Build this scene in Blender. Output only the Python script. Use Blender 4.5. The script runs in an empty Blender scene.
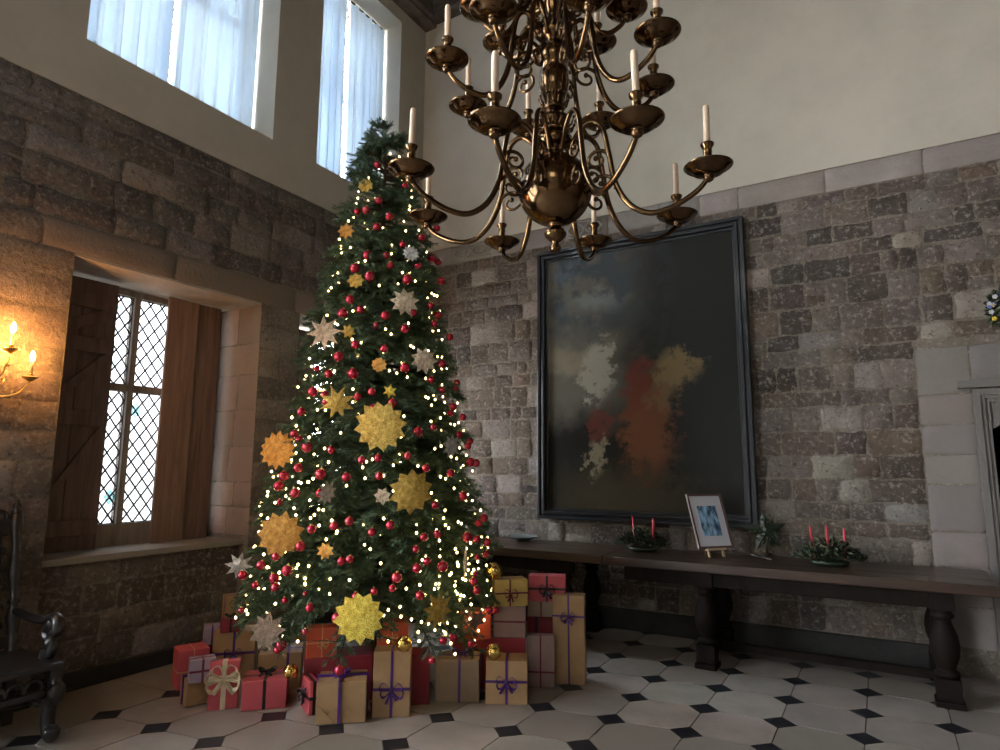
import bpy, bmesh, math, random
import numpy as np
from mathutils import Vector, Matrix
random.seed(7); rng = np.random.default_rng(7)
PI = math.pi
sc = bpy.context.scene
col = sc.collection

# ------------------------------------------------------------------ camera
F_PX = 635.4
CAM = np.array([5.043, -6.426, 1.6])
R_ = np.array([0.86025634, 0.50984651, 0.00394458]); U_ = np.array([0.07027071, -0.12622236, 0.98950995])
F_ = np.array([-0.50499609, 0.85095502, 0.14441087])
cd = bpy.data.cameras.new('camera'); cam = bpy.data.objects.new('camera', cd); col.objects.link(cam)
cd.sensor_width = 36; cd.lens = 36 * F_PX / 1000; cd.clip_end = 200
cam.matrix_world = Matrix(((R_[0], U_[0], -F_[0], CAM[0]), (R_[1], U_[1], -F_[1], CAM[1]), (R_[2], U_[2], -F_[2], CAM[2]), (0, 0, 0, 1)))
sc.camera = cam

def ray(px, py): return F_ + R_ * (px - 500) / F_PX + U_ * (375 - py) / F_PX
def at(px, py, axis, val):
    d = ray(px, py); t = (val - CAM[axis]) / d[axis]; return Vector(CAM + t * d)

# ------------------------------------------------------------------ light
sc.view_settings.view_transform = 'Standard'; sc.view_settings.look = 'None'
sc.view_settings.gamma = 1; sc.view_settings.use_curve_mapping = False
sc.view_settings.exposure = 1.5
SKY = 20.0
w = bpy.data.worlds.new('sky'); sc.world = w; w.use_nodes = True
nt = w.node_tree; bg = nt.nodes['Background']
tc = nt.nodes.new('ShaderNodeTexCoord'); sp = nt.nodes.new('ShaderNodeSeparateXYZ'); cr = nt.nodes.new('ShaderNodeValToRGB')
nt.links.new(tc.outputs['Generated'], sp.inputs[0]); nt.links.new(sp.outputs['Z'], cr.inputs[0])
cr.color_ramp.elements[0].position = 0.0; cr.color_ramp.elements[0].color = (0.66, 0.64, 0.60, 1)
cr.color_ramp.elements[1].position = 0.6; cr.color_ramp.elements[1].color = (0.80, 0.90, 1.0, 1)
e = cr.color_ramp.elements.new(0.08); e.color = (1.0, 0.965, 0.95, 1)
nt.links.new(cr.outputs[0], bg.inputs[0]); bg.inputs[1].default_value = SKY
def portal(name, loc, sx, sz, rot):
    l = bpy.data.lights.new(name, 'AREA'); l.shape = 'RECTANGLE'; l.size = sx; l.size_y = sz
    l.cycles.is_portal = True
    o = bpy.data.objects.new(name, l); col.objects.link(o); o.location = loc; o.rotation_euler = rot
RX = (0, -PI / 2, 0)     # faces +x
def portal_x(x, y0, y1, z0, z1): portal('window_portal', (x, (y0 + y1) / 2, (z0 + z1) / 2), z1 - z0, y1 - y0, RX)

# ------------------------------------------------------------------ materials
def mat(name, base=(.5, .5, .5), rough=.6, metal=0., bump=0., bscale=40., var=0., vscale=8., var2=None, emit=None, estr=0., spec=.5, coat=0., attr=None, detail=4., vr=(.4, .65)):
    m = bpy.data.materials.new(name); m.use_nodes = True; n = m.node_tree.nodes; L = m.node_tree.links
    b = n['Principled BSDF']; b.inputs['Base Color'].default_value = (*base, 1); b.inputs['Roughness'].default_value = rough
    b.inputs['Metallic'].default_value = metal; b.inputs['Specular IOR Level'].default_value = spec; b.inputs['Coat Weight'].default_value = coat
    t = n.new('ShaderNodeTexCoord'); csock = None
    if attr:
        a = n.new('ShaderNodeAttribute'); a.attribute_name = attr; csock = a.outputs['Color']
    if var2 is not None or var > 0:
        nz = n.new('ShaderNodeTexNoise'); nz.inputs['Scale'].default_value = vscale; nz.inputs['Detail'].default_value = detail; nz.inputs['Roughness'].default_value = .65
        L.new(t.outputs['Object'], nz.inputs['Vector'])
        mr = n.new('ShaderNodeMapRange'); mr.inputs[1].default_value = vr[0]; mr.inputs[2].default_value = vr[1]
        L.new(nz.outputs['Fac'], mr.inputs[0])
        mx = n.new('ShaderNodeMix'); mx.data_type = 'RGBA'
        v2 = var2 if var2 is not None else tuple(c * (1 - var) for c in base)
        if csock: L.new(csock, mx.inputs[6])
        else: mx.inputs[6].default_value = (*base, 1)
        mx.inputs[7].default_value = (*v2, 1)
        if var2 is not None and var > 0:
            mm = n.new('ShaderNodeMath'); mm.operation = 'MULTIPLY'; mm.inputs[1].default_value = var
            L.new(mr.outputs[0], mm.inputs[0]); L.new(mm.outputs[0], mx.inputs[0])
        else: L.new(mr.outputs[0], mx.inputs[0])
        csock = mx.outputs[2]
    if csock: L.new(csock, b.inputs['Base Color'])
    if bump > 0:
        nb = n.new('ShaderNodeTexNoise'); nb.inputs['Scale'].default_value = bscale; nb.inputs['Detail'].default_value = 6; nb.inputs['Roughness'].default_value = .6
        L.new(t.outputs['Object'], nb.inputs['Vector'])
        bp = n.new('ShaderNodeBump'); bp.inputs['Strength'].default_value = bump; bp.inputs['Distance'].default_value = .02
        L.new(nb.outputs['Fac'], bp.inputs['Height']); L.new(bp.outputs[0], b.inputs['Normal'])
    if emit: b.inputs['Emission Color'].default_value = (*emit, 1); b.inputs['Emission Strength'].default_value = estr
    return m
def glass_mat(name, tint=(1, 1, 1)):
    m = bpy.data.materials.new(name); m.use_nodes = True; n = m.node_tree.nodes; L = m.node_tree.links
    n.remove(n['Principled BSDF']); o = n['Material Output']
    tr = n.new('ShaderNodeBsdfTransparent'); tr.inputs[0].default_value = (*tint, 1); g = n.new('ShaderNodeBsdfGlossy'); g.inputs['Roughness'].default_value = .03
    x = n.new('ShaderNodeMixShader'); x.inputs[0].default_value = .07
    L.new(tr.outputs[0], x.inputs[1]); L.new(g.outputs[0], x.inputs[2]); L.new(x.outputs[0], o.inputs[0]); return m
def sheer_mat(name, colr):
    m = bpy.data.materials.new(name); m.use_nodes = True; n = m.node_tree.nodes; L = m.node_tree.links
    n.remove(n['Principled BSDF']); o = n['Material Output']
    d = n.new('ShaderNodeBsdfDiffuse'); d.inputs[0].default_value = (*colr, 1)
    t = n.new('ShaderNodeBsdfTranslucent'); t.inputs[0].default_value = (*colr, 1)
    p = n.new('ShaderNodeBsdfTransparent'); p.inputs[0].default_value = (.9, .95, 1, 1)
    x = n.new('ShaderNodeMixShader'); x.inputs[0].default_value = .028
    y = n.new('ShaderNodeMixShader'); y.inputs[0].default_value = .008
    L.new(d.outputs[0], x.inputs[1]); L.new(t.outputs[0], x.inputs[2]); L.new(x.outputs[0], y.inputs[1]); L.new(p.outputs[0], y.inputs[2]); L.new(y.outputs[0], o.inputs[0]); return m
def wood_mat(name, c1, c2, rough=.5, scale=(2, 2, 30), bump=.25, coat=0.):
    m = mat(name, c1, rough, coat=coat); n = m.node_tree.nodes; L = m.node_tree.links; b = n['Principled BSDF']
    t = [x for x in n if x.type == 'TEX_COORD'][0]
    mp = n.new('ShaderNodeMapping'); mp.inputs['Scale'].default_value = scale; nz = n.new('ShaderNodeTexNoise')
    nz.inputs['Scale'].default_value = 1.6; nz.inputs['Detail'].default_value = 8; nz.inputs['Roughness'].default_value = .65; nz.inputs['Distortion'].default_value = .4
    mr = n.new('ShaderNodeMapRange'); mr.inputs[1].default_value = .35; mr.inputs[2].default_value = .65
    mx = n.new('ShaderNodeMix'); mx.data_type = 'RGBA'; mx.inputs[6].default_value = (*c1, 1); mx.inputs[7].default_value = (*c2, 1)
    L.new(t.outputs['Object'], mp.inputs[0]); L.new(mp.outputs[0], nz.inputs['Vector']); L.new(nz.outputs['Fac'], mr.inputs[0]); L.new(mr.outputs[0], mx.inputs[0]); L.new(mx.outputs[2], b.inputs['Base Color'])
    bp = n.new('ShaderNodeBump'); bp.inputs['Strength'].default_value = bump; bp.inputs['Distance'].default_value = .01
    L.new(nz.outputs['Fac'], bp.inputs['Height']); L.new(bp.outputs[0], b.inputs['Normal']); return m
M = {}
def stone_mat(name, mort=None):
    m = mat(name, rough=.92, spec=.15, attr='tint'); n = m.node_tree.nodes; L = m.node_tree.links; b = n['Principled BSDF']
    t = [x for x in n if x.type == 'TEX_COORD'][0]
    c = [x for x in n if x.type == 'ATTRIBUTE'][0].outputs['Color']
    if mort: q = n.new('ShaderNodeRGB'); q.outputs[0].default_value = (*mort, 1); c = q.outputs[0]
    def noise(sc_, det, ro, lo, hi, dist=0.):
        x = n.new('ShaderNodeTexNoise'); x.inputs['Scale'].default_value = sc_; x.inputs['Detail'].default_value = det; x.inputs['Roughness'].default_value = ro; x.inputs['Distortion'].default_value = dist
        L.new(t.outputs['Object'], x.inputs['Vector']); r = n.new('ShaderNodeMapRange'); r.inputs[1].default_value = lo; r.inputs[2].default_value = hi; L.new(x.outputs['Fac'], r.inputs[0]); return x.outputs['Fac'], r.outputs[0]
    def mix(f, amt, a_, colr, mode='MIX'):
        mm = n.new('ShaderNodeMath'); mm.operation = 'MULTIPLY'; mm.inputs[1].default_value = amt; L.new(f, mm.inputs[0])
        x = n.new('ShaderNodeMix'); x.data_type = 'RGBA'; x.blend_type = mode; L.new(mm.outputs[0], x.inputs[0]); L.new(a_, x.inputs[6]); x.inputs[7].default_value = (*colr, 1); return x.outputs[2]
    _, f = noise(2.3, 6, .6, .45, .68); c = mix(f, .75, c, (.48, .44, .42), 'MULTIPLY')      # broad sooty drifts
    h1, f = noise(24, 11, .74, .52, .63, .25); c = mix(f, .70, c, (.40, .355, .30))             # pale flaking crust
    _, f = noise(30, 9, .76, .55, .63, .2); c = mix(f, .8, c, (.07, .058, .048))              # dark pits
    _, f = noise(5.2, 5, .6, .52, .70); c = mix(f, .22, c, (.20, .145, .10))                 # rusty stain
    h2, _ = noise(34, 8, .65, 0, 1)
    ad = n.new('ShaderNodeMath'); ad.operation = 'MULTIPLY_ADD'; ad.inputs[1].default_value = .45; L.new(h2, ad.inputs[0]); L.new(h1, ad.inputs[2])
    bp = n.new('ShaderNodeBump'); bp.inputs['Strength'].default_value = .9; bp.inputs['Distance'].default_value = .03; L.new(ad.outputs[0], bp.inputs['Height']); L.new(bp.outputs[0], b.inputs['Normal'])
    L.new(c, b.inputs['Base Color']); return m
M['stone'] = stone_mat('old ashlar stone')
M['smooth_stone'] = mat('dressed stone', rough=.85, attr='tint', var2=(.20, .175, .15), var=.4, vscale=4, detail=8, bump=.35, bscale=35, spec=.2)
M['mortar'] = stone_mat('lime mortar', (.235, .20, .165))
M['plaster'] = mat('aged cream plaster', (.53, .485, .41), .9, var=.12, vscale=1.3, bump=.12, bscale=14, spec=.15)
M['tile'] = mat('pale limestone paving', rough=.36, attr='tint', var2=(.19, .165, .135), var=.6, vscale=3.5, detail=9, bump=.06, bscale=12, spec=.4)
M['slate'] = mat('black slate inset', (.018, .018, .022), .38, var=.4, vscale=10, spec=.4)
M['grout'] = mat('floor joint', (.10, .085, .07), .9)
M['black_stone'] = mat('black plinth stone', (.022, .02, .018), .8, var=.4, vscale=6, bump=.4)  # near-black stone, mottled at random
M['oak'] = wood_mat('dark oak', (.022, .0105, .0065), (.050, .024, .014), .33, (1.2, 14, 14), coat=.25)
M['oak_leg'] = wood_mat('under-table shade oak', (.006, .004, .003), (.013, .008, .006), .5, (8, 8, 1.2)); M['oak_leg'].node_tree.nodes['Principled BSDF'].inputs['Specular IOR Level'].default_value = .12; M['oak_leg'].node_tree.nodes['Principled BSDF'].inputs['Roughness'].default_value = .7  # legs and apron blackened to carry the shade beneath the tables
M['shutter'] = wood_mat('brown shutter boards', (.105, .064, .054), (.19, .122, .10), .7, (14, 14, 1.2), .4)
M['shutter_pale'] = wood_mat('worn brown shutter boards', (.15, .095, .076), (.25, .165, .13), .65, (14, 14, 1.2), .4)
M['beam'] = wood_mat('grey brown timber', (.06, .045, .036), (.17, .135, .11), .8, (3, 3, 3), .6)
M['frame_wood'] = wood_mat('bleached window wood', (.20, .15, .11), (.34, .28, .22), .7, (10, 10, 1.2), .2)
M['lead'] = mat('lead came', (.09, .095, .10), .5, .3)
M['glass'] = glass_mat('clear leaded glass', (.93, .97, 1)); M['glass_darkened'] = glass_mat('darkened leaded glass', (.24, .25, .26)); M['glass_green'] = glass_mat('pale turquoise glass', (.30, .52, .55))  # first window's glass darkened to hold down the daylight behind its leading
M['glass_dim'] = glass_mat('dimmed window glass', (.38, .38, .36)); M['sheer'] = sheer_mat('white sheer cloth', (.74, .85, .97))
M['brass'] = mat('aged brass', (.165, .094, .043),   .15, 1.0, var2=(.075, .047, .030), var=.8, vscale=7, vr=(.4, .7), bump=.02, bscale=20)
M['wax'] = mat('ivory wax', (.74, .55, .40), .5, spec=.4)
M['red_wax'] = mat('red wax', (.55, .03, .05), .45)
M['blackwood'] = wood_mat('ebonised carved wood', (.010, .008, .008), (.022, .016, .014), .3, (6, 6, 3), coat=.3)
M['frame_black'] = mat('black moulded frame', (.007, .009, .014), .32, bump=.08, bscale=30, spec=.45, coat=.1)
M['fir'] = mat('fir needles', (.038, .078, .040), .55, var2=(.11, .165, .092), var=1.0, vscale=9, vr=(.35, .7), spec=.35)
M['bark'] = mat('bark', (.05, .03, .02), .9, bump=.5)
M['red_ball'] = mat('red lacquer bauble', (.52, .015, .045), .14, .45, coat=.8)
M['gold_ball'] = mat('gold mirror bauble', (.78, .52, .14), .10, 1.0)
M['cap'] = mat('gilt cap', (.6, .42, .15), .3, 1.0)
M['bulb'] = mat('warm white light', (1, .9, .6), .4, emit=(1, .70, .28), estr=5)
M['flame'] = mat('lit candle bulb', (1, .8, .5), .4, emit=(1, .42, .10), estr=280)
M['wire'] = mat('green wire', (.01, .03, .015), .6)
def glitter(name, c, c2): return mat(name, tuple(x * .72 for x in c), .42, .45, var2=c2, var=1., vscale=38, vr=(.38, .62), detail=10, bump=1., bscale=110)
M['g_gold'] = glitter('gold glitter', (.72, .40, .04), (.90, .62, .16)); M['g_orange'] = glitter('orange glitter', (.78, .30, .03), (.9, .5, .12))
M['g_pale'] = glitter('champagne glitter', (.55, .40, .25), (.80, .66, .48)); M['g_silver'] = glitter('silver glitter', (.55, .53, .50), (.85, .83, .80))
M['g_brown'] = glitter('bronze card glitter', (.25, .17, .105), (.34, .24, .16)); M['g_yellow'] = glitter('bright gold glitter', (.80, .50, .02), (.9, .7, .12))
def paper(name, c): return mat(name, c, .5, var=.18, vscale=5, bump=.10, bscale=9, spec=.4)
M['kraft'] = paper('kraft paper', (.37, .222, .105)); M['kraft_dark'] = paper('dull kraft paper', (.27, .19, .12)); M['mauve'] = paper('mauve brown paper', (.29, .19, .17))
M['lilac'] = paper('lilac paper', (.33, .25, .31)); M['red_paper'] = paper('red paper', (.50, .050, .055)); M['crimson'] = paper('crimson paper', (.24, .022, .032))
M['orange_red'] = paper('orange red paper', (.54, .085, .035)); M['rose'] = paper('rose red paper', (.52, .085, .10)); M['gold_paper'] = paper('gold yellow paper', (.50, .34, .10))
def satin(name, c): return mat(name, c, .35, var=.25, vscale=20, spec=.5)
M['purple'] = satin('purple satin', (.075, .016, .16)); M['black_r'] = satin('black satin', (.010, .010, .013)); M['cream_r'] = satin('cream satin', (.72, .60, .40))
M['crimson_r'] = satin('crimson satin', (.15, .008, .03)); M['gold_r'] = satin('gold cord', (.60, .38, .14)); M['white_r'] = satin('silver ribbon', (.6, .6, .66))
M['leaf'] = mat('evergreen leaf', (.02, .035, .016), .4, var=.6, vscale=20); M['leaf_pale'] = mat('variegated leaf', (.10, .13, .07), .45, var2=(.25, .25, .17), var=1, vscale=25)
M['metal_dark'] = mat('dark iron', (.05, .035, .02), .4, .8)
M['white_mat'] = mat('white picture mount', (.72, .72, .78), .7); M['frame_brown'] = mat('brown picture frame', (.12, .07, .06), .4)
M['pale_wood'] = mat('pale easel wood', (.55, .40, .24), .55); M['pottery'] = mat('grey green glaze', (.16, .18, .17), .25)
M['flower_blue'] = mat('blue flowers', (.15, .2, .5), .6); M['flower_white'] = mat('white blossom', (.6, .6, .65), .6); M['flower_yellow'] = mat('yellow blossom', (.7, .5, .05), .6)
M['passage_dark'] = mat('dark passage wall', (.03, .025, .022), .9)  # near-black colour stands in for the unlit passage beyond the door
M['cane'] = mat('cane panel', (.03, .022, .017), .6, bump=.6, bscale=60)

# ------------------------------------------------------------------ mesh helpers
class MB:
    def __init__(s): s.v = []; s.f = []; s.m = []; s.s = []; s.t = []
    def add(s, vs, fs, m=0, smooth=False, X=None, tint=None):
        o = len(s.v)
        for p in vs:
            p = Vector(p); s.v.append(tuple(X @ p) if X is not None else tuple(p))
        for f in fs: s.f.append(tuple(i + o for i in f)); s.m.append(m); s.s.append(smooth); s.t.append(tint)
        return s
    def box(s, x0, x1, y0, y1, z0, z1, m=0, X=None, tint=None):
        vs = [(x0, y0, z0), (x1, y0, z0), (x1, y1, z0), (x0, y1, z0), (x0, y0, z1), (x1, y0, z1), (x1, y1, z1), (x0, y1, z1)]
        return s.add(vs, [(3, 2, 1, 0), (4, 5, 6, 7), (0, 1, 5, 4), (1, 2, 6, 5), (2, 3, 7, 6), (3, 0, 4, 7)], m, False, X, tint)
    def lathe(s, prof, n=24, m=0, X=None, smooth=True):
        vs = []; fs = []
        for r, z in prof:
            for i in range(n): a = 2 * PI * i / n; vs.append((r * math.cos(a), r * math.sin(a), z))
        for k in range(len(prof) - 1):
            for i in range(n): j = (i + 1) % n; fs.append((k * n + i, k * n + j, (k + 1) * n + j, (k + 1) * n + i))
        if prof[0][0] > 1e-5: fs.append(tuple(range(n - 1, -1, -1)))
        if prof[-1][0] > 1e-5: fs.append(tuple((len(prof) - 1) * n + i for i in range(n)))
        return s.add(vs, fs, m, smooth, X)
    def sphere(s, c, r, m=0, nu=16, nv=10, sz=1.):
        prof = [(max(1e-6, r * math.sin(PI * k / nv)), -r * sz * math.cos(PI * k / nv)) for k in range(nv + 1)]
        return s.lathe(prof, nu, m, Matrix.Translation(c))
    def tube(s, pts, r, n=8, m=0, X=None, flat=1.):
        pts = [Vector(p) for p in pts]; k = len(pts); rs = r if isinstance(r, (list, tuple)) else [r] * k
        tan = [(pts[min(i + 1, k - 1)] - pts[max(i - 1, 0)]).normalized() for i in range(k)]
        up = Vector((0, 0, 1)) if abs(tan[0].z) < .9 else Vector((1, 0, 0))
        nrm = (up - tan[0] * up.dot(tan[0])).normalized(); vs = []; fs = []
        for i in range(k):
            nrm = (nrm - tan[i] * nrm.dot(tan[i])).normalized(); b = tan[i].cross(nrm)
            for j in range(n):
                a = 2 * PI * j / n; vs.append(pts[i] + (nrm * math.cos(a) + b * math.sin(a) * flat) * rs[i])
        for i in range(k - 1):
            for j in range(n): q = (j + 1) % n; fs.append((i * n + j, i * n + q, (i + 1) * n + q, (i + 1) * n + j))
        fs.append(tuple(range(n - 1, -1, -1))); fs.append(tuple((k - 1) * n + j for j in range(n)))
        return s.add(vs, fs, m, True, X)
    def strip(s, pts, side, width, th=.0012, m=0, X=None):
        """a ribbon of real thickness along pts; side = width direction (vector or list)"""
        pts = [Vector(p) for p in pts]; k = len(pts); vs = []; fs = []
        for i in range(k):
            t = (pts[min(i + 1, k - 1)] - pts[max(i - 1, 0)]).normalized(); sd = Vector(side[i] if isinstance(side, list) else side).normalized()
            wd = width[i] if isinstance(width, (list, tuple)) else width
            nn = t.cross(sd); nn = nn.normalized() if nn.length > 1e-6 else Vector((0, 0, 1))
            for a, b in ((-1, -1), (1, -1), (1, 1), (-1, 1)): vs.append(pts[i] + sd * a * wd / 2 + nn * b * th)
        for i in range(k - 1):
            for j in range(4): q = (j + 1) % 4; fs.append((i * 4 + j, i * 4 + q, i * 4 + 4 + q, i * 4 + 4 + j))
        fs += [(3, 2, 1, 0), tuple((k - 1) * 4 + j for j in range(4))]
        return s.add(vs, fs, m, False, X)
    def prism(s, poly, z0, z1, m=0, X=None, tint=None):
        n = len(poly); vs = [(x, y, z0) for x, y in poly] + [(x, y, z1) for x, y in poly]
        fs = [tuple(range(n - 1, -1, -1)), tuple(range(n, 2 * n))] + [(i, (i + 1) % n, n + (i + 1) % n, n + i) for i in range(n)]
        return s.add(vs, fs, m, False, X, tint)
    def build(s, name, mats, parent=None, bevel=0., loc=None, label=None):
        me = bpy.data.meshes.new(name); me.from_pydata(s.v, [], s.f)
        for m in (mats if isinstance(mats, (list, tuple)) else [mats]): me.materials.append(m)
        me.polygons.foreach_set('material_index', s.m); me.polygons.foreach_set('use_smooth', s.s)
        if any(t is not None for t in s.t):
            at_ = me.color_attributes.new('tint', 'FLOAT_COLOR', 'CORNER'); arr = []
            for f, t in zip(s.f, s.t): arr += list((*(t or (.3, .27, .24)), 1)) * len(f)
            at_.data.foreach_set('color', arr)
        me.update(); o = bpy.data.objects.new(name, me); col.objects.link(o)
        if parent: o.parent = parent
        if loc is not None: o.location = loc
        if bevel: b = o.modifiers.new('b', 'BEVEL'); b.width = bevel; b.segments = 2; b.limit_method = 'ANGLE'; b.angle_limit = .7
        if label: o['label'] = label
        return o
def thing(name, label, cat, loc=(0, 0, 0), rz=0., group=None):
    o = bpy.data.objects.new(name, None); o.empty_display_size = .1; col.objects.link(o); o.location = loc; o.rotation_euler = (0, 0, rz)
    return tag(o, label, cat, group)
def tag(o, label, cat, group=None):
    o['label'] = label; o['category'] = cat
    if group: o['group'] = group
    return o
def struct(o): o['kind'] = 'structure'; return o
def copy_tree(o, parent=None):
    c = o.copy(); col.objects.link(c)
    if parent: c.parent = parent
    for ch in list(o.children): copy_tree(ch, c)
    return c
def T(x, y, z): return Matrix.Translation((x, y, z))
def RZ(a): return Matrix.Rotation(a, 4, 'Z')
def RXm(a): return Matrix.Rotation(a, 4, 'X')
def RYm(a): return Matrix.Rotation(a, 4, 'Y')
def smooth_path(pts, n=6):
    pts = [Vector(p) for p in pts]; out = []
    P = [pts[0]] + pts + [pts[-1]]
    for i in range(1, len(P) - 2):
        a, b, c, d = P[i - 1:i + 3]
        for k in range(n):
            t = k / n; out.append(.5 * ((2 * b) + (c - a) * t + (2 * a - 5 * b + 4 * c - d) * t * t + (3 * b - a - 3 * c + d) * t ** 3))
    out.append(pts[-1]); return out

# ------------------------------------------------------------------ stone coursing
DARK = [(.165, .145, .127), (.20, .175, .155), (.125, .108, .095), (.185, .148, .115), (.225, .20, .178), (.15, .125, .102), (.21, .175, .142), (.11, .098, .09)]
PALE = [(.30, .27, .23), (.35, .325, .285), (.28, .262, .245), (.40, .365, .31)]
def jit(c, a=.12): k = 1 + random.uniform(-a, a); return tuple(max(0, x * k * w_ * (1 + random.uniform(-.03, .03))) for x, w_ in zip(c, (.90, .84, .84)))
def block(mb, u0, u1, z0, z1, tint, put, out, m=0, rough=1.):
    g = .004 + .010 * random.random() * rough; W = u1 - u0 - 2 * g; H = z1 - z0 - 2 * g
    if W < .02 or H < .02: return
    nu = max(4, min(10, int(W / .07) + 2)); nv = max(4, min(7, int(H / .06) + 2)); vs = []; fs = []
    ph = [random.uniform(0, 6.3) for _ in range(6)]; am = .010 * rough
    for j in range(nv + 1):
        for i in range(nu + 1):
            # border rows crowd to the edge so the arris is crisp
            def warp(t, n, L_):
                if t == 0: return 0.
                if t == n: return 1.
                e_ = min(.22, .022 / max(L_, .03)); return e_ + (1 - 2 * e_) * (t - 1) / max(1, n - 2)
            a = warp(i, nu, W); b = warp(j, nv, H); edge = i in (0, nu) or j in (0, nv)
            u = u0 + g + a * W + am * (math.sin(ph[0] + b * 7) * (.5 - a) * 1.4 + .35 * math.sin(ph[4] + 17 * b))
            z = z0 + g + b * H + am * (math.sin(ph[1] + a * 6) * (.5 - b) * 1.4 + .35 * math.sin(ph[5] + 15 * a))
            d = .0 if edge else .6 * out * (1 + .35 * rough * (math.sin(ph[2] + 5 * a) + math.sin(ph[3] + 6 * b)) * .5) + rough * random.uniform(-.003, .003)
            vs.append(put(u, z, d))
    for j in range(nv):
        for i in range(nu): q = j * (nu + 1) + i; fs.append((q, q + 1, q + nu + 2, q + nu + 1))
    mb.add(vs, fs, m, True, None, tint)
def courses(z0, z1, lo, hi):
    zs = [z0]
    while zs[-1] < z1 - hi * 1.2: zs.append(zs[-1] + random.uniform(lo, hi))
    if z1 - zs[-1] > hi * 1.1: zs.append((zs[-1] + z1) / 2)
    zs.append(z1); return zs
def ashlar(mb, put, u0, u1, zs, wid=(.2, .5), pal=None, pale=.12, out=.018, rough=1., m=0, holes=()):
    for z0, z1 in zip(zs[:-1], zs[1:]):
        segs = [(u0, u1)]
        for (a, b, c, d) in holes:
            if z0 < d - .03 and z1 > c + .03:
                ns = []
                for s0, s1 in segs:
                    if b <= s0 or a >= s1: ns.append((s0, s1)); continue
                    if a > s0: ns.append((s0, a))
                    if b < s1: ns.append((b, s1))
                segs = ns
        for s0, s1 in segs:
            u = s0
            while u < s1 - 1e-4:
                w_ = random.uniform(*wid) * random.choice((.75, 1, 1, 1.25)); n_ = u + w_
                if s1 - n_ < wid[0] * .8: n_ = s1
                t = jit(random.choice(PALE) if random.random() < pale else random.choice(pal or DARK))
                # now and then a course is filled with two thin stones
                if rough > .8 and z1 - z0 > .2 and random.random() < .12:
                    zm = z0 + (z1 - z0) * random.uniform(.4, .6)
                    block(mb, u, n_, z0, zm, t, put, out, m, rough); block(mb, u, n_, zm, z1, jit(random.choice(pal or DARK)), put, out * random.uniform(.7, 1.2), m, rough)
                else: block(mb, u, n_, z0, z1, t, put, out * random.uniform(.6, 1.4), m, rough)
                u = n_
def quad(mb, pts, m=0, tint=None): mb.add(pts, [tuple(range(len(pts)))], m, False, None, tint)

# ------------------------------------------------------------------ room shell
XR, YN, ZC, ZP = 9.5, -11.5, 8.15, 4.40      # right wall, near wall, ceiling, plaster line
# floor: octagon pavers with black squares at their corners
fl = MB(); fl.box(-1.2, XR + .3, YN, .9, -.12, -.006, 2)
SX, SY, HD = .472, .463, .098
def lat(i, j): return (.60 + SX * i, -1.32 - SY * j - .087 * max(0., 4.0 - (.60 + SX * i)))
for i in range(-2, 20):
    for j in range(-3, 23):
        (ax, ay), (bx, by), (cx, cy), (dx, dy) = lat(i, j), lat(i + 1, j), lat(i + 1, j + 1), lat(i, j + 1)
        if ax > XR or ay < YN or by > .5: continue
        g = .004; h = HD + .004
        if i < -1: continue
        if i == -1:    # plain border slabs along the window wall
            if (j % 2): continue
            (cx, cy) = lat(0, j + 2); (dx, dy) = lat(-1, j + 2); mx_, my_ = lat(0, j + 1)
            poly = [(-.15, ay - g), (bx - h, by - g), (bx - g, by - h), (mx_ - g, my_ + h), (mx_ - h, my_), (mx_ - g, my_ - h), (cx - g, cy + h), (cx - h, cy + g), (-.15, dy + g)]
        else: poly = [(ax + h, ay - g), (bx - h, by - g), (bx - g, by - h), (cx - g, cy + h), (cx - h, cy + g), (dx + h, dy + g), (dx + g, dy + h), (ax + g, ay - h)]
        t = jit(random.choice([(.30, .27, .235), (.34, .31, .27), (.27, .24, .205), (.36, .325, .28)]), .08)
        fl.prism(poly[::-1], -.03, random.uniform(-.0015, 0), 0, None, t)
        if i >= 0: fl.prism([(ax, ay - HD), (ax + HD, ay), (ax, ay + HD), (ax - HD, ay)], -.03, 0, 1)
struct(fl.build('floor', [M['tile'], M['slate'], M['grout']]))

# back wall, plane y = 0
def put_b(u, z, d): return (u, -d, z)
D0, D1, DZ = 5.835, 7.0, 2.14
wb = MB()
for (a, b, c, d) in ((-.9, D0, 0, DZ), (D1, XR + .3, 0, DZ), (-.9, XR + .3, DZ, ZP)): wb.box(a, b, 0, .55, c, d, 1)
wb.box(-.9, XR + .3, -.012, .55, ZP, ZC + .2, 2)
zsb = courses(.20, 4.17, .14, .25)
hq = [(5.36, 9.6, 0, 2.62), (D0 - .2, D1 + .2, 0, DZ + .3)]
ashlar(wb, put_b, 0, XR, zsb, (.17, .38), pale=.15, holes=hq)
QU = [(.25, .235, .22), (.28, .26, .24), (.23, .215, .20), (.30, .28, .26)]
ashlar(wb, put_b, 5.36, D0 - .10, [.2, .52, .82, 1.10, 1.48, 1.72, 1.97, 2.22, 2.62], (.24, .55), QU, 0, .015, .3, 3)
ashlar(wb, put_b, D1 + .10, XR, courses(.2, 2.62, .2, .35), (.3, .5), QU, .1, .015, .5, 3)
ashlar(wb, put_b, D0 - .1, D1 + .1, [DZ + .18, 2.62], (.3, .6), QU, 0, .015, .3, 3)
u = 0.
top = [(0, .50), (.5, 1.52), (1.52, 2.08), (2.08, 2.62), (2.62, 3.2), (3.2, 3.62), (3.62, 4.0), (4.0, 4.78), (4.78, 5.55), (5.55, 6.5), (6.5, 7.4), (7.4, 8.4), (8.4, XR)]
for a, b in top: block(wb, a, b, 4.17, ZP, jit((.33, .31, .285), .15), put_b, .02, 3, .15)
struct(wb.build('wall_back', [M['stone'], M['mortar'], M['plaster'], M['smooth_stone']]))
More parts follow.
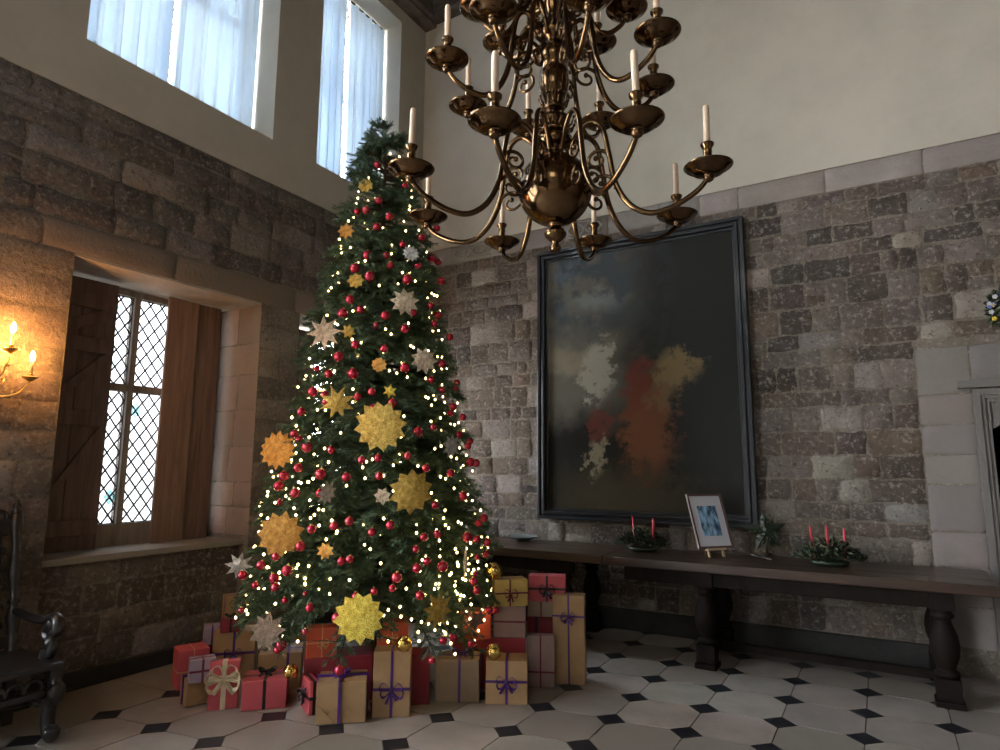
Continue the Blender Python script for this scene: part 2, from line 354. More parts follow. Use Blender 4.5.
# strapwork carving on two stones of the top course
def relief(name, x0, x1):
    r = MB(); zc = 4.285; n = max(2, round((x1 - x0) / .26)); st = (x1 - x0) / n
    for k in range(n):
        cx = x0 + st * (k + .5)
        r.tube([(cx + st * .46 * math.cos(a), -.026, zc + .065 * math.sin(a)) for a in np.linspace(0, 2 * PI, 25)], .011, 6)
        r.tube([(cx + st * .2 * math.cos(a), -.026, zc + .032 * math.sin(a)) for a in np.linspace(0, 2 * PI, 17)], .009, 6)
        r.sphere((cx + st * .5, -.022, zc), .02)
    r.tube([(x0, -.025, zc + .085), (x1, -.025, zc + .085)], .009, 6); r.tube([(x0, -.025, zc - .085), (x1, -.025, zc - .085)], .009, 6)
    for v in r.t: pass
    r.t = [(.33, .31, .285)] * len(r.f)
    o = struct(r.build(name, [M['smooth_stone']])); return o
relief('trim_1', .56, 1.10); relief('trim_2', 2.14, 2.56)
# plinths
bb = MB(); bb.box(0, 5.36, -.055, 0, 0, .20); struct(bb.build('baseboard_back', [M['black_stone']], bevel=.01))
bl = MB(); bl.box(-.02, .05, -2.40, 0, 0, .12); bl.box(-.14, -.06, -4.11, -2.42, 0, .12); bl.box(-.02, .05, YN, -4.13, 0, .12); struct(bl.build('baseboard_left', [M['black_stone']], bevel=.01))

# left wall, plane x = 0 with its window embrasures
def put_l(u, z, d): return (d, u, z)
LW1 = (-4.13, -2.45, .93, 3.17); LW2 = (-1.98, -.45, .93, 3.17)
UW = [(-4.21, -2.45, 4.86, 7.42), (-1.87, -.53, 4.86, 7.42), (-6.6, -4.85, 4.86, 7.42), (-9.0, -7.25, 4.86, 7.42)]  # last two are out of view, added for daylight on the back wall
TH = .80
wl = MB()
def wall_pieces(mb, x0, x1, ya, yb, za, zb, holes, m):
    ys = sorted({ya, yb, *[h[0] for h in holes], *[h[1] for h in holes]}); zs = sorted({za, zb, *[h[2] for h in holes], *[h[3] for h in holes]})
    ys = [y for y in ys if ya <= y <= yb]; zs = [z for z in zs if za <= z <= zb]
    for y0, y1 in zip(ys[:-1], ys[1:]):
        for z0, z1 in zip(zs[:-1], zs[1:]):
            if any(h[0] < (y0 + y1) / 2 < h[1] and h[2] < (z0 + z1) / 2 < h[3] for h in holes): continue
            mb.box(x0, x1, y0, y1, z0, z1, m)
rec = [(LW1[0], LW1[1], 0, LW1[3]), LW2, (-10.2, -5.4, .55, 3.6)]
wall_pieces(wl, -TH, 0, YN, .0, 0, ZP, rec, 1)
wl.box(-TH, -.12, LW1[0], LW1[1], 0, LW1[2] - .04, 1)
wall_pieces(wl, -.62, .012, YN, 0, ZP, ZC + .2, UW, 2)
zl = courses(.12, .93, .16, .26) + courses(.93, 3.17, .18, .30)[1:]
hl = [(LW1[0] - .001, LW1[1] + .001, 0, 3.2), (LW2[0], LW2[1], .93, 3.2), (-10.2, -5.4, .55, 3.6)]
LEFT = [(.245, .225, .205), (.27, .25, .23), (.22, .195, .175), (.29, .265, .235), (.21, .195, .18)]
ashlar(wl, put_l, YN, 0, zl, (.24, .5), LEFT, .10, .014, .7, 0, hl)
ashlar(wl, put_l, -4.35, -.3, [3.17, 3.40], (1.1, 1.7), [(.26, .215, .175)], 0, .014, .15, 3)
ashlar(wl, put_l, YN, -4.35, [3.17, 3.40], (.3, .6), LEFT, .1, .014, .7)
ashlar(wl, put_l, -.3, 0, [3.17, 3.40], (.2, .3), LEFT, .1, .014, .7)
UPPER = [(.165, .158, .15), (.20, .19, .178), (.145, .135, .125), (.23, .215, .195), (.175, .158, .142), (.27, .26, .245)]
ashlar(wl, put_l, YN, 0, courses(3.40, ZP, .17, .26), (.24, .56), UPPER, .08, .022, 1.0)
# apron under the first window, set back in its bay, and the right jamb of the bay
def put_a(u, z, d): return (-.12 + d, u, z)
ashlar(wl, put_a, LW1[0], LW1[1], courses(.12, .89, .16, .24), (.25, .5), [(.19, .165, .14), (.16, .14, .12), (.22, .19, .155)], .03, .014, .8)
def put_j(u, z, d): return (u, -2.45 - d, z)
ashlar(wl, put_j, -.62, 0, courses(.97, 3.17, .22, .36), (.22, .4), [(.36, .29, .235), (.33, .27, .22), (.38, .31, .26)], 0, .010, .35, 3)
# sill slab of the bay
wl.box(-.66, -.085, LW1[0], LW1[1], .89, .935, 3, None, (.30, .26, .22)); wl.box(-.66, .05, LW2[0] + .002, LW2[1] - .002, .885, .93, 3, None, (.30, .26, .22))
wl.box(-.70, -.001, LW1[0] - .02, LW1[1] + .02, 3.150, 3.26, 3, None, (.42, .36, .30)); wl.box(-.70, -.001, LW2[0] - .02, LW2[1] + .02, 3.150, 3.26, 3, None, (.42, .36, .30))
struct(wl.build('wall_left', [M['stone'], M['mortar'], M['plaster'], M['smooth_stone']]))

# unseen sides closing the hall; right wall dark oak, to cut fill light
wr = MB(); wr.box(XR, XR + .3, YN, 0, 0, ZP, 0, None, (.26, .23, .20)); wr.box(XR, XR + .3, YN, 0, ZP, ZC + .2, 1); struct(wr.build('wall_right', [M['oak'], M['oak']]))
NW_ADDED = [(1.8, 3.8, 5.4, 7.4), (5.4, 7.4, 5.4, 7.4)]
wn = MB()
xs = [-.9, 1.8, 3.8, 5.4, 7.4, XR + .3]
for k, (xa, xb) in enumerate(zip(xs[:-1], xs[1:])):
    if k in (1, 3): wn.box(xa, xb, YN - .4, YN, 0, 5.4, 0); wn.box(xa, xb, YN - .4, YN, 7.4, ZC + .2, 0)
    else: wn.box(xa, xb, YN - .4, YN, 0, ZC + .2, 0)
struct(wn.build('wall_near', [M['plaster']]))
cl = MB(); cl.box(-.9, XR + .3, YN - .4, .55, ZC, ZC + .2); struct(cl.build('ceiling', [M['beam']]))
# timber cornice and ceiling beams
tb = MB()
tb.box(.0, .26, YN, 0, 7.66, 7.98); tb.box(.0, .36, YN, 0, 7.98, ZC); tb.box(.0, .20, YN, 0, 7.60, 7.66)
struct(tb.build('trim_3', [M['beam']], bevel=.015))
tb = MB(); tb.box(.36, XR, -.30, -.012, 7.98, ZC); tb.box(.27, XR, -.20, -.012, 7.72, 7.98); tb.box(.21, XR, -.15, -.012, 7.64, 7.72)
struct(tb.build('trim_4', [M['beam']], bevel=.015))
for k, y in enumerate((-1.3, -3.2, -5.2, -7.4, -9.6)):
    tb = MB(); tb.box(.36, XR, y - .16, y + .16, 7.78, ZC); struct(tb.build('ceiling_beam', [M['beam']], bevel=.02))
for x in (1.9, 3.8, 5.7, 7.6):
    tb = MB(); tb.box(x - .1, x + .1, YN, -.30, 7.92, ZC); struct(tb.build('ceiling_beam', [M['beam']], bevel=.02))

# ------------------------------------------------------------------ windows
def lattice(y0, y1, z0, z1, x, dy=.105, dz=.15):
    L_ = MB(); W = y1 - y0; H = z1 - z0; ny = max(1, round(W / dy)); dy = W / ny
    def seg(a, b): L_.tube([a, b], .0075, 5)
    k = -int(H / dz) - ny - 2
    while k < ny + int(H / dz) + 2:
        for sg in (1, -1):
            # line y = y0 + k dy + sg * (z - z0) * dy / dz, clipped to the light
            pts = []
            for t in np.linspace(0, H, 2):
                pts.append((y0 + k * dy + sg * t * dy / dz, z0 + t))
            (ya, za), (yb, zb) = pts; lo, hi = 0., 1.
            dyy = yb - ya
            if abs(dyy) > 1e-9:
                ta, tb_ = (y0 - ya) / dyy, (y1 - ya) / dyy; lo = max(lo, min(ta, tb_)); hi = min(hi, max(ta, tb_))
            if hi - lo > .001: seg((x, ya + lo * dyy, za + lo * (zb - za)), (x, ya + hi * dyy, za + hi * (zb - za)))
        k += 1
    for a, b in (((x, y0, z0), (x, y0, z1)), ((x, y1, z0), (x, y1, z1)), ((x, y0, z0), (x, y1, z0)), ((x, y0, z1), (x, y1, z1))): L_.tube([a, b], .007, 5)
    return L_, dy, dz
def window(name, x, hole, mullions, transoms, sill=0., tints=0, fw=.05):
    y0, y1, z0, z1 = hole; z0 = z0 + sill
    fr = MB()
    fr.box(x - .05, x + .04, y0, y1, z0 - (sill if sill else 0), z0 + fw); fr.box(x - .05, x + .04, y0, y1, z1 - fw, z1)
    fr.box(x - .05, x + .04, y0, y0 + fw, z0 + fw, z1 - fw); fr.box(x - .05, x + .04, y1 - fw, y1, z0 + fw, z1 - fw)
    for m_ in mullions: fr.box(x - .05, x + .04, m_ - .025, m_ + .025, z0 + fw, z1 - fw)
    ysp = [y0 + fw] + [v for m_ in mullions for v in (m_ - .025, m_ + .025)] + [y1 - fw]
    zsp = [z0 + fw] + [v for t_ in transoms for v in (t_ - .03, t_ + .03)] + [z1 - fw]
    for t_ in transoms:
        for a, b in zip(ysp[::2], ysp[1::2]): fr.box(x - .05, x + .04, a, b, t_ - .03, t_ + .03)
    root = struct(fr.build(name, [M['frame_wood']]))
    for a, b in zip(ysp[::2], ysp[1::2]):
        for c, d in zip(zsp[::2], zsp[1::2]):
            g = MB(); g.box(x - .004, x - .001, a, b, c, d, 0)
            L_, dy, dz = lattice(a, b, c, d, x)
            if tints:
                for i in range(int((b - a) / dy) + 1):
                    for j in range(int((d - c) / dz)):
                        if random.random() < tints:
                            yc, zc = a + (i + .5) * dy, c + j * dz + dz * (.5 if True else 0)
                            if yc + dy / 2 < b + .001: g.add([(x + .004, yc, zc - dz / 2), (x + .004, yc + dy / 2, zc), (x + .004, yc, zc + dz / 2), (x + .004, yc - dy / 2, zc)], [(0, 1, 2, 3)], 1)
            g.build('pane', [M['glass_darkened' if tints else 'glass'], M['glass_green']], root); L_.build('leading', [M['lead']], root)
    return root
w1 = window('window_1', -.64, (LW1[0], LW1[1], .935, 3.148), [-3.30], [2.28], .13, .16)
w2 = window('window_2', -.64, (LW2[0], LW2[1], .935, 3.148), [-1.22], [2.28], .13, 0)
uws = []
for k, hole in enumerate(UW):
    uws.append(window('window_%d' % (k + 3), -.46, hole, [(hole[0] + hole[1]) / 2], [6.2], 0, 0))
w7 = window('window_7', -.64, (-10.2, -5.4, .552, 3.595), [-9.0, -7.8, -6.6], [2.3], 0, 0)  # unseen bay window, added to send low daylight onto floor and presents
portal_x(-.82, LW1[0], LW1[1], .93, 3.2); portal_x(-.82, LW2[0], LW2[1], .93, 3.2); portal_x(-.82, -10.2, -5.4, .55, 3.6)
for h in UW: portal_x(-.66, *h)
for (xa, xb, za, zb) in NW_ADDED: portal('window_portal', ((xa + xb) / 2, YN - .42, (za + zb) / 2), xb - xa, zb - za, (PI / 2, 0, 0))
# added clerestory windows behind the viewer, to brighten the back plaster
for k, (xa, xb, za, zb) in enumerate(NW_ADDED):
    f = MB(); f.box(xa, xb, YN - .3, YN - .22, za, za + .06); f.box(xa, xb, YN - .3, YN - .22, zb - .06, zb); f.box(xa, xa + .06, YN - .3, YN - .22, za, zb); f.box(xb - .06, xb, YN - .3, YN - .22, za, zb)
    f.box((xa + xb) / 2 - .03, (xa + xb) / 2 + .03, YN - .3, YN - .22, za, zb); f.box(xa, xb, YN - .3, YN - .22, (za + zb) / 2 - .03, (za + zb) / 2 + .03)
    o = struct(f.build('window_%d' % (8 + k), [M['frame_wood']])); g = MB(); g.box(xa, xb, YN - .262, YN - .258, za, zb); g.build('pane', [M['glass_dim']], o)
# shutters of the lower windows
def shutter(win, x, y0, y1, z0, z1, boards, mname, ledges=True, brace=0, rot=None):
    s_ = MB(); n = boards; wdt = (y1 - y0) / n
    for k in range(n): s_.box(x - .028, x + random.uniform(-.002, .002), y0 + k * wdt + .0004, y0 + (k + 1) * wdt - .0004, z0, z1)
    if ledges:
        for zz in (z0 + .18, (z0 + z1) / 2 - .05, (z0 + z1) / 2 + .55, z1 - .18): s_.box(x + .002, x + .028, y0 + .01, y1 - .01, zz - .06, zz + .06)
    if brace:
        for (za, zb) in ((z0 + .26, (z0 + z1) / 2 - .12), ((z0 + z1) / 2 + .62, z1 - .25), ((z0 + z1) / 2 + .02, (z0 + z1) / 2 + .48)):
            a, b = (y0 + .04, y1 - .04) ; h_ = .05
            s_.add([(x + .002, a, za - h_), (x + .002, b, zb - h_), (x + .002, b, zb + h_), (x + .002, a, za + h_), (x + .024, a, za - h_), (x + .024, b, zb - h_), (x + .024, b, zb + h_), (x + .024, a, za + h_)],
                   [(3, 2, 1, 0), (4, 5, 6, 7), (0, 1, 5, 4), (1, 2, 6, 5), (2, 3, 7, 6), (3, 0, 4, 7)])
    o = s_.build('shutter', [M[mname]], win, bevel=.004)
    return o
s1 = shutter(w1, -.44, -4.10, -3.56, .94, 3.12, 4, 'shutter', True, 1); s1['label'] = 'dark boarded shutter with ledges and diagonal braces'
s2 = shutter(w1, -.44, -3.105, -2.81, .94, 3.14, 2, 'shutter_pale', False); s3 = shutter(w1, -.46, -2.805, -2.56, .94, 3.14, 2, 'shutter', False)
s2['label'] = 'plain brown shutter leaf beside the glass'; s3['label'] = 'plain brown shutter leaf by the stone jamb'
s4 = shutter(w2, -.42, -1.96, -1.36, .94, 3.12, 4, 'shutter', True, 0)


# sheer curtains in the upper windows
def curtain(y0, y1, z0, z1, label, folds, seed):
    r_ = random.Random(seed); n = 90; zs = [z0, z0 + .1, z0 + .14, z0 + .8, z0 + 1.6, z1 - .02]
    ph = [r_.uniform(0, 6.28) for _ in range(4)]; vs = []; fs = []
    for j, z in enumerate(zs):
        k_ = 1.0 - .55 * (z - z0) / (z1 - z0)
        for i in range(n + 1):
            t = i / n; a = .05 * k_ * math.sin(2 * PI * folds * t + ph[0] + .5 * math.sin(2 * PI * t * 2 + ph[1])) + .018 * k_ * math.sin(2 * PI * folds * 2.3 * t + ph[2])
            vs.append((-.28 + a, y0 + (y1 - y0) * t, z + .03 * math.sin(2 * PI * folds * t * .5 + ph[3]) * (1 if j == 0 else 0)))
    for j in range(len(zs) - 1):
        for i in range(n): q = j * (n + 1) + i; fs.append((q, q + 1, q + n + 2, q + n + 1))
    mb = MB(); mb.add(vs, fs, 0, True)
    hm = MB(); hm.add([(v[0] + .006, v[1], v[2]) for v in vs[:3 * (n + 1)]], fs[:2 * n], 0, True)
    h = MB()
    top_ = [(-.28, y0, z1 - .02), (-.28, y1, z1 - .02)]; h.tube(top_, .012, 8)
    t_ = thing('curtain', label, 'curtain', (0, 0, 0), 0, 'sheer curtains in the upper windows')
    mb.build('cloth', [M['sheer']], t_); h.build('curtain_rod', [M['metal_dark']], t_); hm.build('hem', [M['sheer']], t_)
cw = UW[0]; curtain(cw[0] + .0, cw[0] + .80, cw[2] + .03, cw[3], 'white sheer curtain over the far end of the widest upper window, away from the tree', 5, 1)
curtain(cw[0] + .84, cw[1] - .015, cw[2] + .03, cw[3], 'white sheer curtain on the tree side of the widest upper window', 5, 2)
cw = UW[1]; curtain(cw[0] + .0, cw[0] + .62, cw[2] + .03, cw[3], 'blue-white sheer curtain on the outer half of the narrow corner window', 5, 3)
curtain(cw[0] + .67, cw[1] - .02, cw[2] + .03, cw[3], 'blue-white sheer curtain next to the room corner above the tree', 5, 4)

# ------------------------------------------------------------------ doorway on the back wall
dm = MB()
def dframe(mb, off, th, dpt, y):
    a, b, z = D0 - off, D1 + off, DZ + off
    mb.box(a - th, a, y - dpt, y + .0, 0, z + th); mb.box(b, b + th, y - dpt, y + .0, 0, z + th); mb.box(a, b, y - dpt, y, z, z + th)
dframe(dm, .06, .045, .05, -.004); dframe(dm, .03, .03, .035, -.002); dframe(dm, 0, .03, .02, 0); 
dm.box(D0 - .20, D1 + .20, -.075, -.004, DZ + .12, DZ + .18)
for k in range(9):    # four-centred arch head inside the frame
    t0, t1 = k / 9, (k + 1) / 9
    for sg in (1, -1):
        xm = (D0 + D1) / 2; hw = (D1 - D0) / 2
        f = lambda t: (xm - sg * hw * (1 - t), DZ - .22 * (1 - math.sin(t * PI / 2)) ** 1.0)
        (xa, za), (xb, zb) = f(t0), f(t1)
        dm.add([(xa, 0, za), (xb, 0, zb), (xb, 0, DZ), (xa, 0, DZ), (xa, .1, za), (xb, .1, zb), (xb, .1, DZ), (xa, .1, DZ)], [(0, 1, 2, 3), (7, 6, 5, 4), (0, 4, 5, 1)])
dm.t = [(.17, .158, .148)] * len(dm.f)
struct(dm.build('door_1', [M['smooth_stone']], bevel=.008))
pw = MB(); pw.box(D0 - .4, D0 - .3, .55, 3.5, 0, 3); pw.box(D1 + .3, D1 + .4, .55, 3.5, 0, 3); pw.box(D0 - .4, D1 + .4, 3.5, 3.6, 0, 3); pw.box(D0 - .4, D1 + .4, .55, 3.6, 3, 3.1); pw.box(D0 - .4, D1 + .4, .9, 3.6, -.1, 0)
struct(pw.build('wall_passage', [M['passage_dark']]))
sb = thing('string_lights', 'strand of warm fairy lights in the dark doorway beside the table end', 'string lights', (0, 0, 0))
pts = [(6.02 + .05 * math.sin(z * 9), .60 + .02 * math.cos(z * 7), z) for z in np.linspace(.3, 2.1, 40)]
c_ = MB(); c_.tube(pts, .006, 5); c_.build('cable', [M['wire']], sb)
for q in pts[2::4]:
    b_ = MB(); b_.sphere((q[0], q[1] - .012, q[2]), .008, 0, 8, 6); b_.build('bulb', [M['bulb']], sb)


# ------------------------------------------------------------------ chandelier
CX, CY = 3.75, -3.72
TH0 = math.atan2(CAM[1] - CY, CAM[0] - CX)
ch = thing('chandelier', 'tiered brass chandelier with curling arms and a big globe, hanging over the hall', 'chandelier', (CX, CY, 2.64))
def zl_(z): return z - 2.64
sh = MB()
prof = [(.02, 3.10), (.045, 3.125), (.05, 3.15), (.035, 3.17), (.06, 3.19), (.085, 3.205), (.088, 3.235), (.06, 3.25), (.05, 3.29), (.075, 3.31), (.08, 3.34), (.055, 3.36), (.04, 3.40), (.05, 3.43), (.055, 3.45),
        (.07, 3.48), (.078, 3.53), (.076, 3.585), (.062, 3.63), (.074, 3.645), (.08, 3.69), (.07, 3.725), (.045, 3.745), (.04, 3.77), (.075, 3.79), (.08, 3.83), (.05, 3.85), (.035, 3.90), (.045, 3.96), (.062, 4.02), (.055, 4.08), (.032, 4.12), (.06, 4.15), (.06, 4.19), (.03, 4.22), (.04, 4.32), (.02, 4.4), (.012, 4.45)]
sh.lathe([(r, zl_(z)) for r, z in prof], 28); sh.build('shaft', [M['brass']], ch)
gl = MB(); gl.sphere((0, 0, zl_(2.965)), .183, 0, 40, 26); gl.build('globe', [M['brass']], ch)
fi = MB(); fi.lathe([(.001, .0), (.02, .004), (.028, .022), (.022, .04), (.014, .05), (.03, .062), (.05, .082), (.056, .10), (.045, .115), (.03, .125), (.028, .14), (.045, .152), (.05, .165)], 24); fi.build('finial', [M['brass']], ch)
ro = MB(); ro.tube([(0, 0, zl_(4.44)), (0, 0, zl_(ZC - .02))], .012, 8); ro.lathe([(.09, zl_(ZC - .03)), (.07, zl_(ZC - .07)), (.02, zl_(ZC - .10)), (.012, zl_(ZC - .12))][::-1], 20); ro.build('hanging_rod', [M['brass']], ch)
for zc, rr in ((3.27, .085), (3.40, .06), (3.80, .08), (4.17, .06)):
    cr_ = MB()
    cr_.lathe([(rr * .8, zl_(zc - .012)), (rr * .95, zl_(zc)), (rr * .8, zl_(zc + .012))], 20)
    for k in range(16):
        a = 2 * PI * k / 16; cr_.tube([(rr * .7 * math.cos(a), rr * .7 * math.sin(a), zl_(zc)), (rr * 1.1 * math.cos(a), rr * 1.1 * math.sin(a), zl_(zc + .02)), (rr * 1.25 * math.cos(a), rr * 1.25 * math.sin(a), zl_(zc + .05))], [.006, .006, .003], 5)
        cr_.sphere((rr * 1.25 * math.cos(a), rr * 1.25 * math.sin(a), zl_(zc + .055)), .008, 0, 8, 6)
    cr_.build('leaf_collar', [M['brass']], ch)
pan_mb = MB(); PR = .104
pan_mb.lathe([(.008, -.066), (.020, -.058), (.026, -.046), (.018, -.036), (.030, -.031), (.052, -.030), (.068, -.022), (.078, -.010), (.092, -.004), (PR, .004), (PR + .004, .009), (PR - .001, .012), (.088, .004), (.074, -.002), (.062, -.014), (.03, -.020), (.018, -.016), (.017, .004)], 32)
sk_mb = MB(); sk_mb.lathe([(.020, -.018), (.026, .0), (.018, .018), (.024, .036), (.019, .052), (.021, .075), (.019, .092), (.029, .106), (.031, .116), (.022, .120), (.019, .10)], 20)
cn_mb = MB(); cn_mb.lathe([(.0150, 0), (.0145, .185), (.012, .198), (.003, .202)], 14)
pan0 = sk0 = cn0 = None
def tier(R, zp, off, hub_dz, s, words):
    """eight arms; s scales the profile of the arm in height"""
    global pan0, sk0, cn0
    pth = [(.07, .20), (.12, .30), (.185, .345), (.245, .30), (.275, .16), (.30, .02), (.36, -.10), (.45, -.165), (.55, -.16), (.65, -.115), (.70, -.075), (.722, -.045)]
    k_ = R / .726
    arm_mesh = None
    for i in range(8):
        a = TH0 + off + 2 * PI * i / 8
        if arm_mesh is None:
            am = MB(); P = [(.055 + (r - .055) * (R - .055) / (.726 - .055), 0, z * s) for r, z in pth]
            sp_ = smooth_path(P, 5); n = len(sp_)
            am.tube(sp_, [.0145 - .003 * abs(2 * q / (n - 1) - 1) for q in range(n)], 10)
            am.lathe([(.010, 0), (.017, .012), (.012, .024)], 12, 0, T(R, 0, -.062 * 1))
            # scrolls that curl off the arm towards the shaft
            for (r0, z0, sg, sz) in ((.272, .14, 1, .06), (.30, .0, -1, .075)):
                spi = []
                for q in range(22):
                    t = q / 21; an = PI * .1 + sg * t * 2.6 * PI; rad = sz * (1 - .75 * t)
                    spi.append((.055 + (r0 - .055) * k_ - sz * .9 + rad * math.cos(an), 0, z0 * s + rad * math.sin(an) * sg * .9))
                am.tube(spi, [.0105 - .004 * q / 21 for q in range(22)], 6); am.sphere(spi[-1], .013, 0, 8, 6)
            ao = am.build('arm', [M['brass']], ch); arm_mesh = ao
            if pan0 is None:
                pan0 = pan_mb.build('drip_pan', [M['brass']], ao, loc=(R, 0, 0)); sk0 = sk_mb.build('candle_socket', [M['brass']], ao, loc=(R, 0, 0))
            else:
                for q in (pan0, sk0):
                    c = q.copy(); col.objects.link(c); c.parent = ao; c.location = (R, 0, 0)
        else: ao = copy_tree(arm_mesh, ch)
        ao.location = (0, 0, zl_(zp)); ao.rotation_euler = (0, 0, a)
        x, y = CX + R * math.cos(a), CY + R * math.sin(a)
        if cn0 is None: c = cn_mb.build('candle', [M['wax']]); cn0 = c
        else: c = cn0.copy(); col.objects.link(c)
        c.location = (x, y, zp + .104); c.rotation_euler = (random.uniform(-.02, .02), random.uniform(-.02, .02), 0)
        tag(c, words[i], 'candle', 'candles on the chandelier')
LOW = ['cream candle on the lowest chandelier tier, front arm right of the globe', 'cream candle at the outermost arm reaching over the painting, lowest tier', 'cream candle low over the top right of the painting frame', 'cream candle on the small back pan beside the globe, over the painting',
       'cream candle on the small back pan beside the globe, over bare stone', 'cream candle on the lower of the two pans before the tree', 'cream candle on the outermost pan in front of the tree top', 'cream candle on the lowest chandelier tier, front arm left of the globe']
MID = ['cream candle on the middle tier arm nearest the viewer, cut by the frame', 'cream candle on the middle tier, on the broad pan at far right', 'cream candle on the middle tier, on the small pan under the broad right one', 'cream candle on the middle tier back arm, right of the shaft', 'cream candle on the middle tier back arm hidden behind the shaft',
       'cream candle on the middle tier, on the small pan under the broad left one', 'cream candle on the middle tier, tall against the cornice corner', 'cream candle on the middle tier front arm left of the shaft, cut by the frame']
TOPW = ['cream candle on the top tier of the chandelier, arm %s' % q for q in ('facing the viewer', 'over the table end', 'over the doorway side', 'by the painting side', 'facing the back wall', 'facing the corner', 'facing the windows', 'over the armchair side')]
tier(.726, 2.937, .065 + PI / 8, 0, 1.0, LOW)
tier(.546, 3.588, math.radians(16.3), 0, .95, MID)
tier(.38, 3.95, math.radians(5), 0, .8, TOPW)

# ------------------------------------------------------------------ oil painting
A0, A1 = 1.775, 4.045; B0, B1 = 1.055, 4.07
pt = thing('painting', 'huge dark oil painting in a black moulded frame on the stone wall above the table', 'painting', ((A0 + A1) / 2, -.03, B0))
W2 = (A1 - A0) / 2; HH = B1 - B0
fr = MB()
def frame_ring(mb, w, h0, h1, o, i, y0, y1, m=0):
    """mitred ring between insets o (outer) and i (inner)"""
    def rect(t, y): return [(-w + t, y, h0 + t), (w - t, y, h0 + t), (w - t, y, h1 - t), (-w + t, y, h1 - t)]
    vs = rect(o, y0) + rect(o, y1) + rect(i, y1) + rect(i, y0); fs = []
    for k in range(4):
        j = (k + 1) % 4; fs += [(k, j, 4 + j, 4 + k), (4 + k, 4 + j, 8 + j, 8 + k), (8 + k, 8 + j, 12 + j, 12 + k), (12 + k, 12 + j, j, k)]
    mb.add(vs, fs, m)
frame_ring(fr, W2, 0, HH, 0, .035, 0, -.085); frame_ring(fr, W2, 0, HH, .034, .055, 0, -.06); frame_ring(fr, W2, 0, HH, .054, .085, 0, -.078); frame_ring(fr, W2, 0, HH, .084, .115, 0, -.045)
fr.build('frame', [M['frame_black']], pt, bevel=.006)
def painting_mat():
    m = bpy.data.materials.new('varnished landscape canvas'); m.use_nodes = True; n = m.node_tree.nodes; L = m.node_tree.links; b = n['Principled BSDF']
    b.inputs['Roughness'].default_value = .4; b.inputs['Specular IOR Level'].default_value = .2
    t = n.new('ShaderNodeTexCoord'); s = n.new('ShaderNodeSeparateXYZ'); L.new(t.outputs['Object'], s.inputs[0])
    nz = n.new('ShaderNodeTexNoise'); nz.inputs['Scale'].default_value = 2.2; nz.inputs['Detail'].default_value = 9; nz.inputs['Roughness'].default_value = .6; L.new(t.outputs['Object'], nz.inputs['Vector'])
    nd = n.new('ShaderNodeTexNoise'); nd.inputs['Scale'].default_value = 7; nd.inputs['Detail'].default_value = 7; L.new(t.outputs['Object'], nd.inputs['Vector'])
    def math_(op, a, b_=None, c=None):
        x = n.new('ShaderNodeMath'); x.operation = op
        for k, q in enumerate((a, b_, c)):
            if q is None: continue
            if isinstance(q, (int, float)): x.inputs[k].default_value = q
            else: L.new(q, x.inputs[k])
        return x.outputs[0]
    def mix(f, a, colr):
        x = n.new('ShaderNodeMix'); x.data_type = 'RGBA'; L.new(f, x.inputs[0]); L.new(a, x.inputs[6]); x.inputs[7].default_value = (*colr, 1); return x.outputs[2]
    ofs = math_('MULTIPLY', math_('SUBTRACT', nz.outputs['Fac'], .5), .9); nf = n.new('ShaderNodeTexNoise'); nf.inputs['Scale'].default_value = 16; nf.inputs['Detail'].default_value = 8; nf.inputs['Roughness'].default_value = .7; L.new(t.outputs['Object'], nf.inputs['Vector'])
    ofd = math_('ADD', math_('MULTIPLY', math_('SUBTRACT', nd.outputs['Fac'], .5), .5), math_('MULTIPLY', math_('SUBTRACT', nf.outputs['Fac'], .5), .45))
    X = math_('ADD', s.outputs['X'], ofd); Z = math_('ADD', s.outputs['Z'], ofd); Xs = math_('ADD', s.outputs['X'], ofs); Zs = math_('ADD', s.outputs['Z'], ofs)
    def band(v, lo, hi): 
        r = n.new('ShaderNodeMapRange'); r.interpolation_type = 'SMOOTHSTEP'; r.inputs[1].default_value = lo; r.inputs[2].default_value = hi; L.new(v, r.inputs[0]); return r.outputs[0]
    def blob(cx, cz, rx, rz, soft=.5, amt=1., x=None, z=None):
        dx = math_('DIVIDE', math_('SUBTRACT', x or X, cx), rx); dz = math_('DIVIDE', math_('SUBTRACT', z or Z, cz), rz)
        d = math_('SQRT', math_('ADD', math_('MULTIPLY', dx, dx), math_('MULTIPLY', dz, dz)))
        r = n.new('ShaderNodeMapRange'); r.interpolation_type = 'SMOOTHSTEP'; r.inputs[1].default_value = 1.; r.inputs[2].default_value = 1 - soft; r.inputs[3].default_value = 0; r.inputs[4].default_value = amt
        L.new(d, r.inputs[0]); return r.outputs[0]
    base = n.new('ShaderNodeRGB'); base.outputs[0].default_value = (.0065, .006, .0045, 1); c = base.outputs[0]
    c = mix(math_('MULTIPLY', band(Xs, .30, -.55), math_('MULTIPLY', band(Zs, .85, 1.4), .75)), c, (0.167, 0.152, 0.123))     # evening sky
    c = mix(math_('MULTIPLY', band(nz.outputs['Fac'], .42, .56), math_('MULTIPLY', band(Z, 1.75, 2.4), band(X, .55, -.3))), c, (0.051, 0.061, 0.070))    # dark cloud
    c = mix(blob(-.45, 2.35, .5, .16, .9, .55, Xs, Zs), c, (0.246, 0.261, 0.261)); c = mix(blob(-.82, 2.72, .26, .2, .9, .5), c, (0.131, 0.160, 0.203))
    c = mix(blob(-.75, 1.75, .55, .28, .9, .7, Xs, Zs), c, (0.290, 0.239, 0.167))
    c = mix(blob(-.2, .25, 1.2, .5, .8, .8), c, (0.049, 0.038, 0.020))                                                       # foreground earth
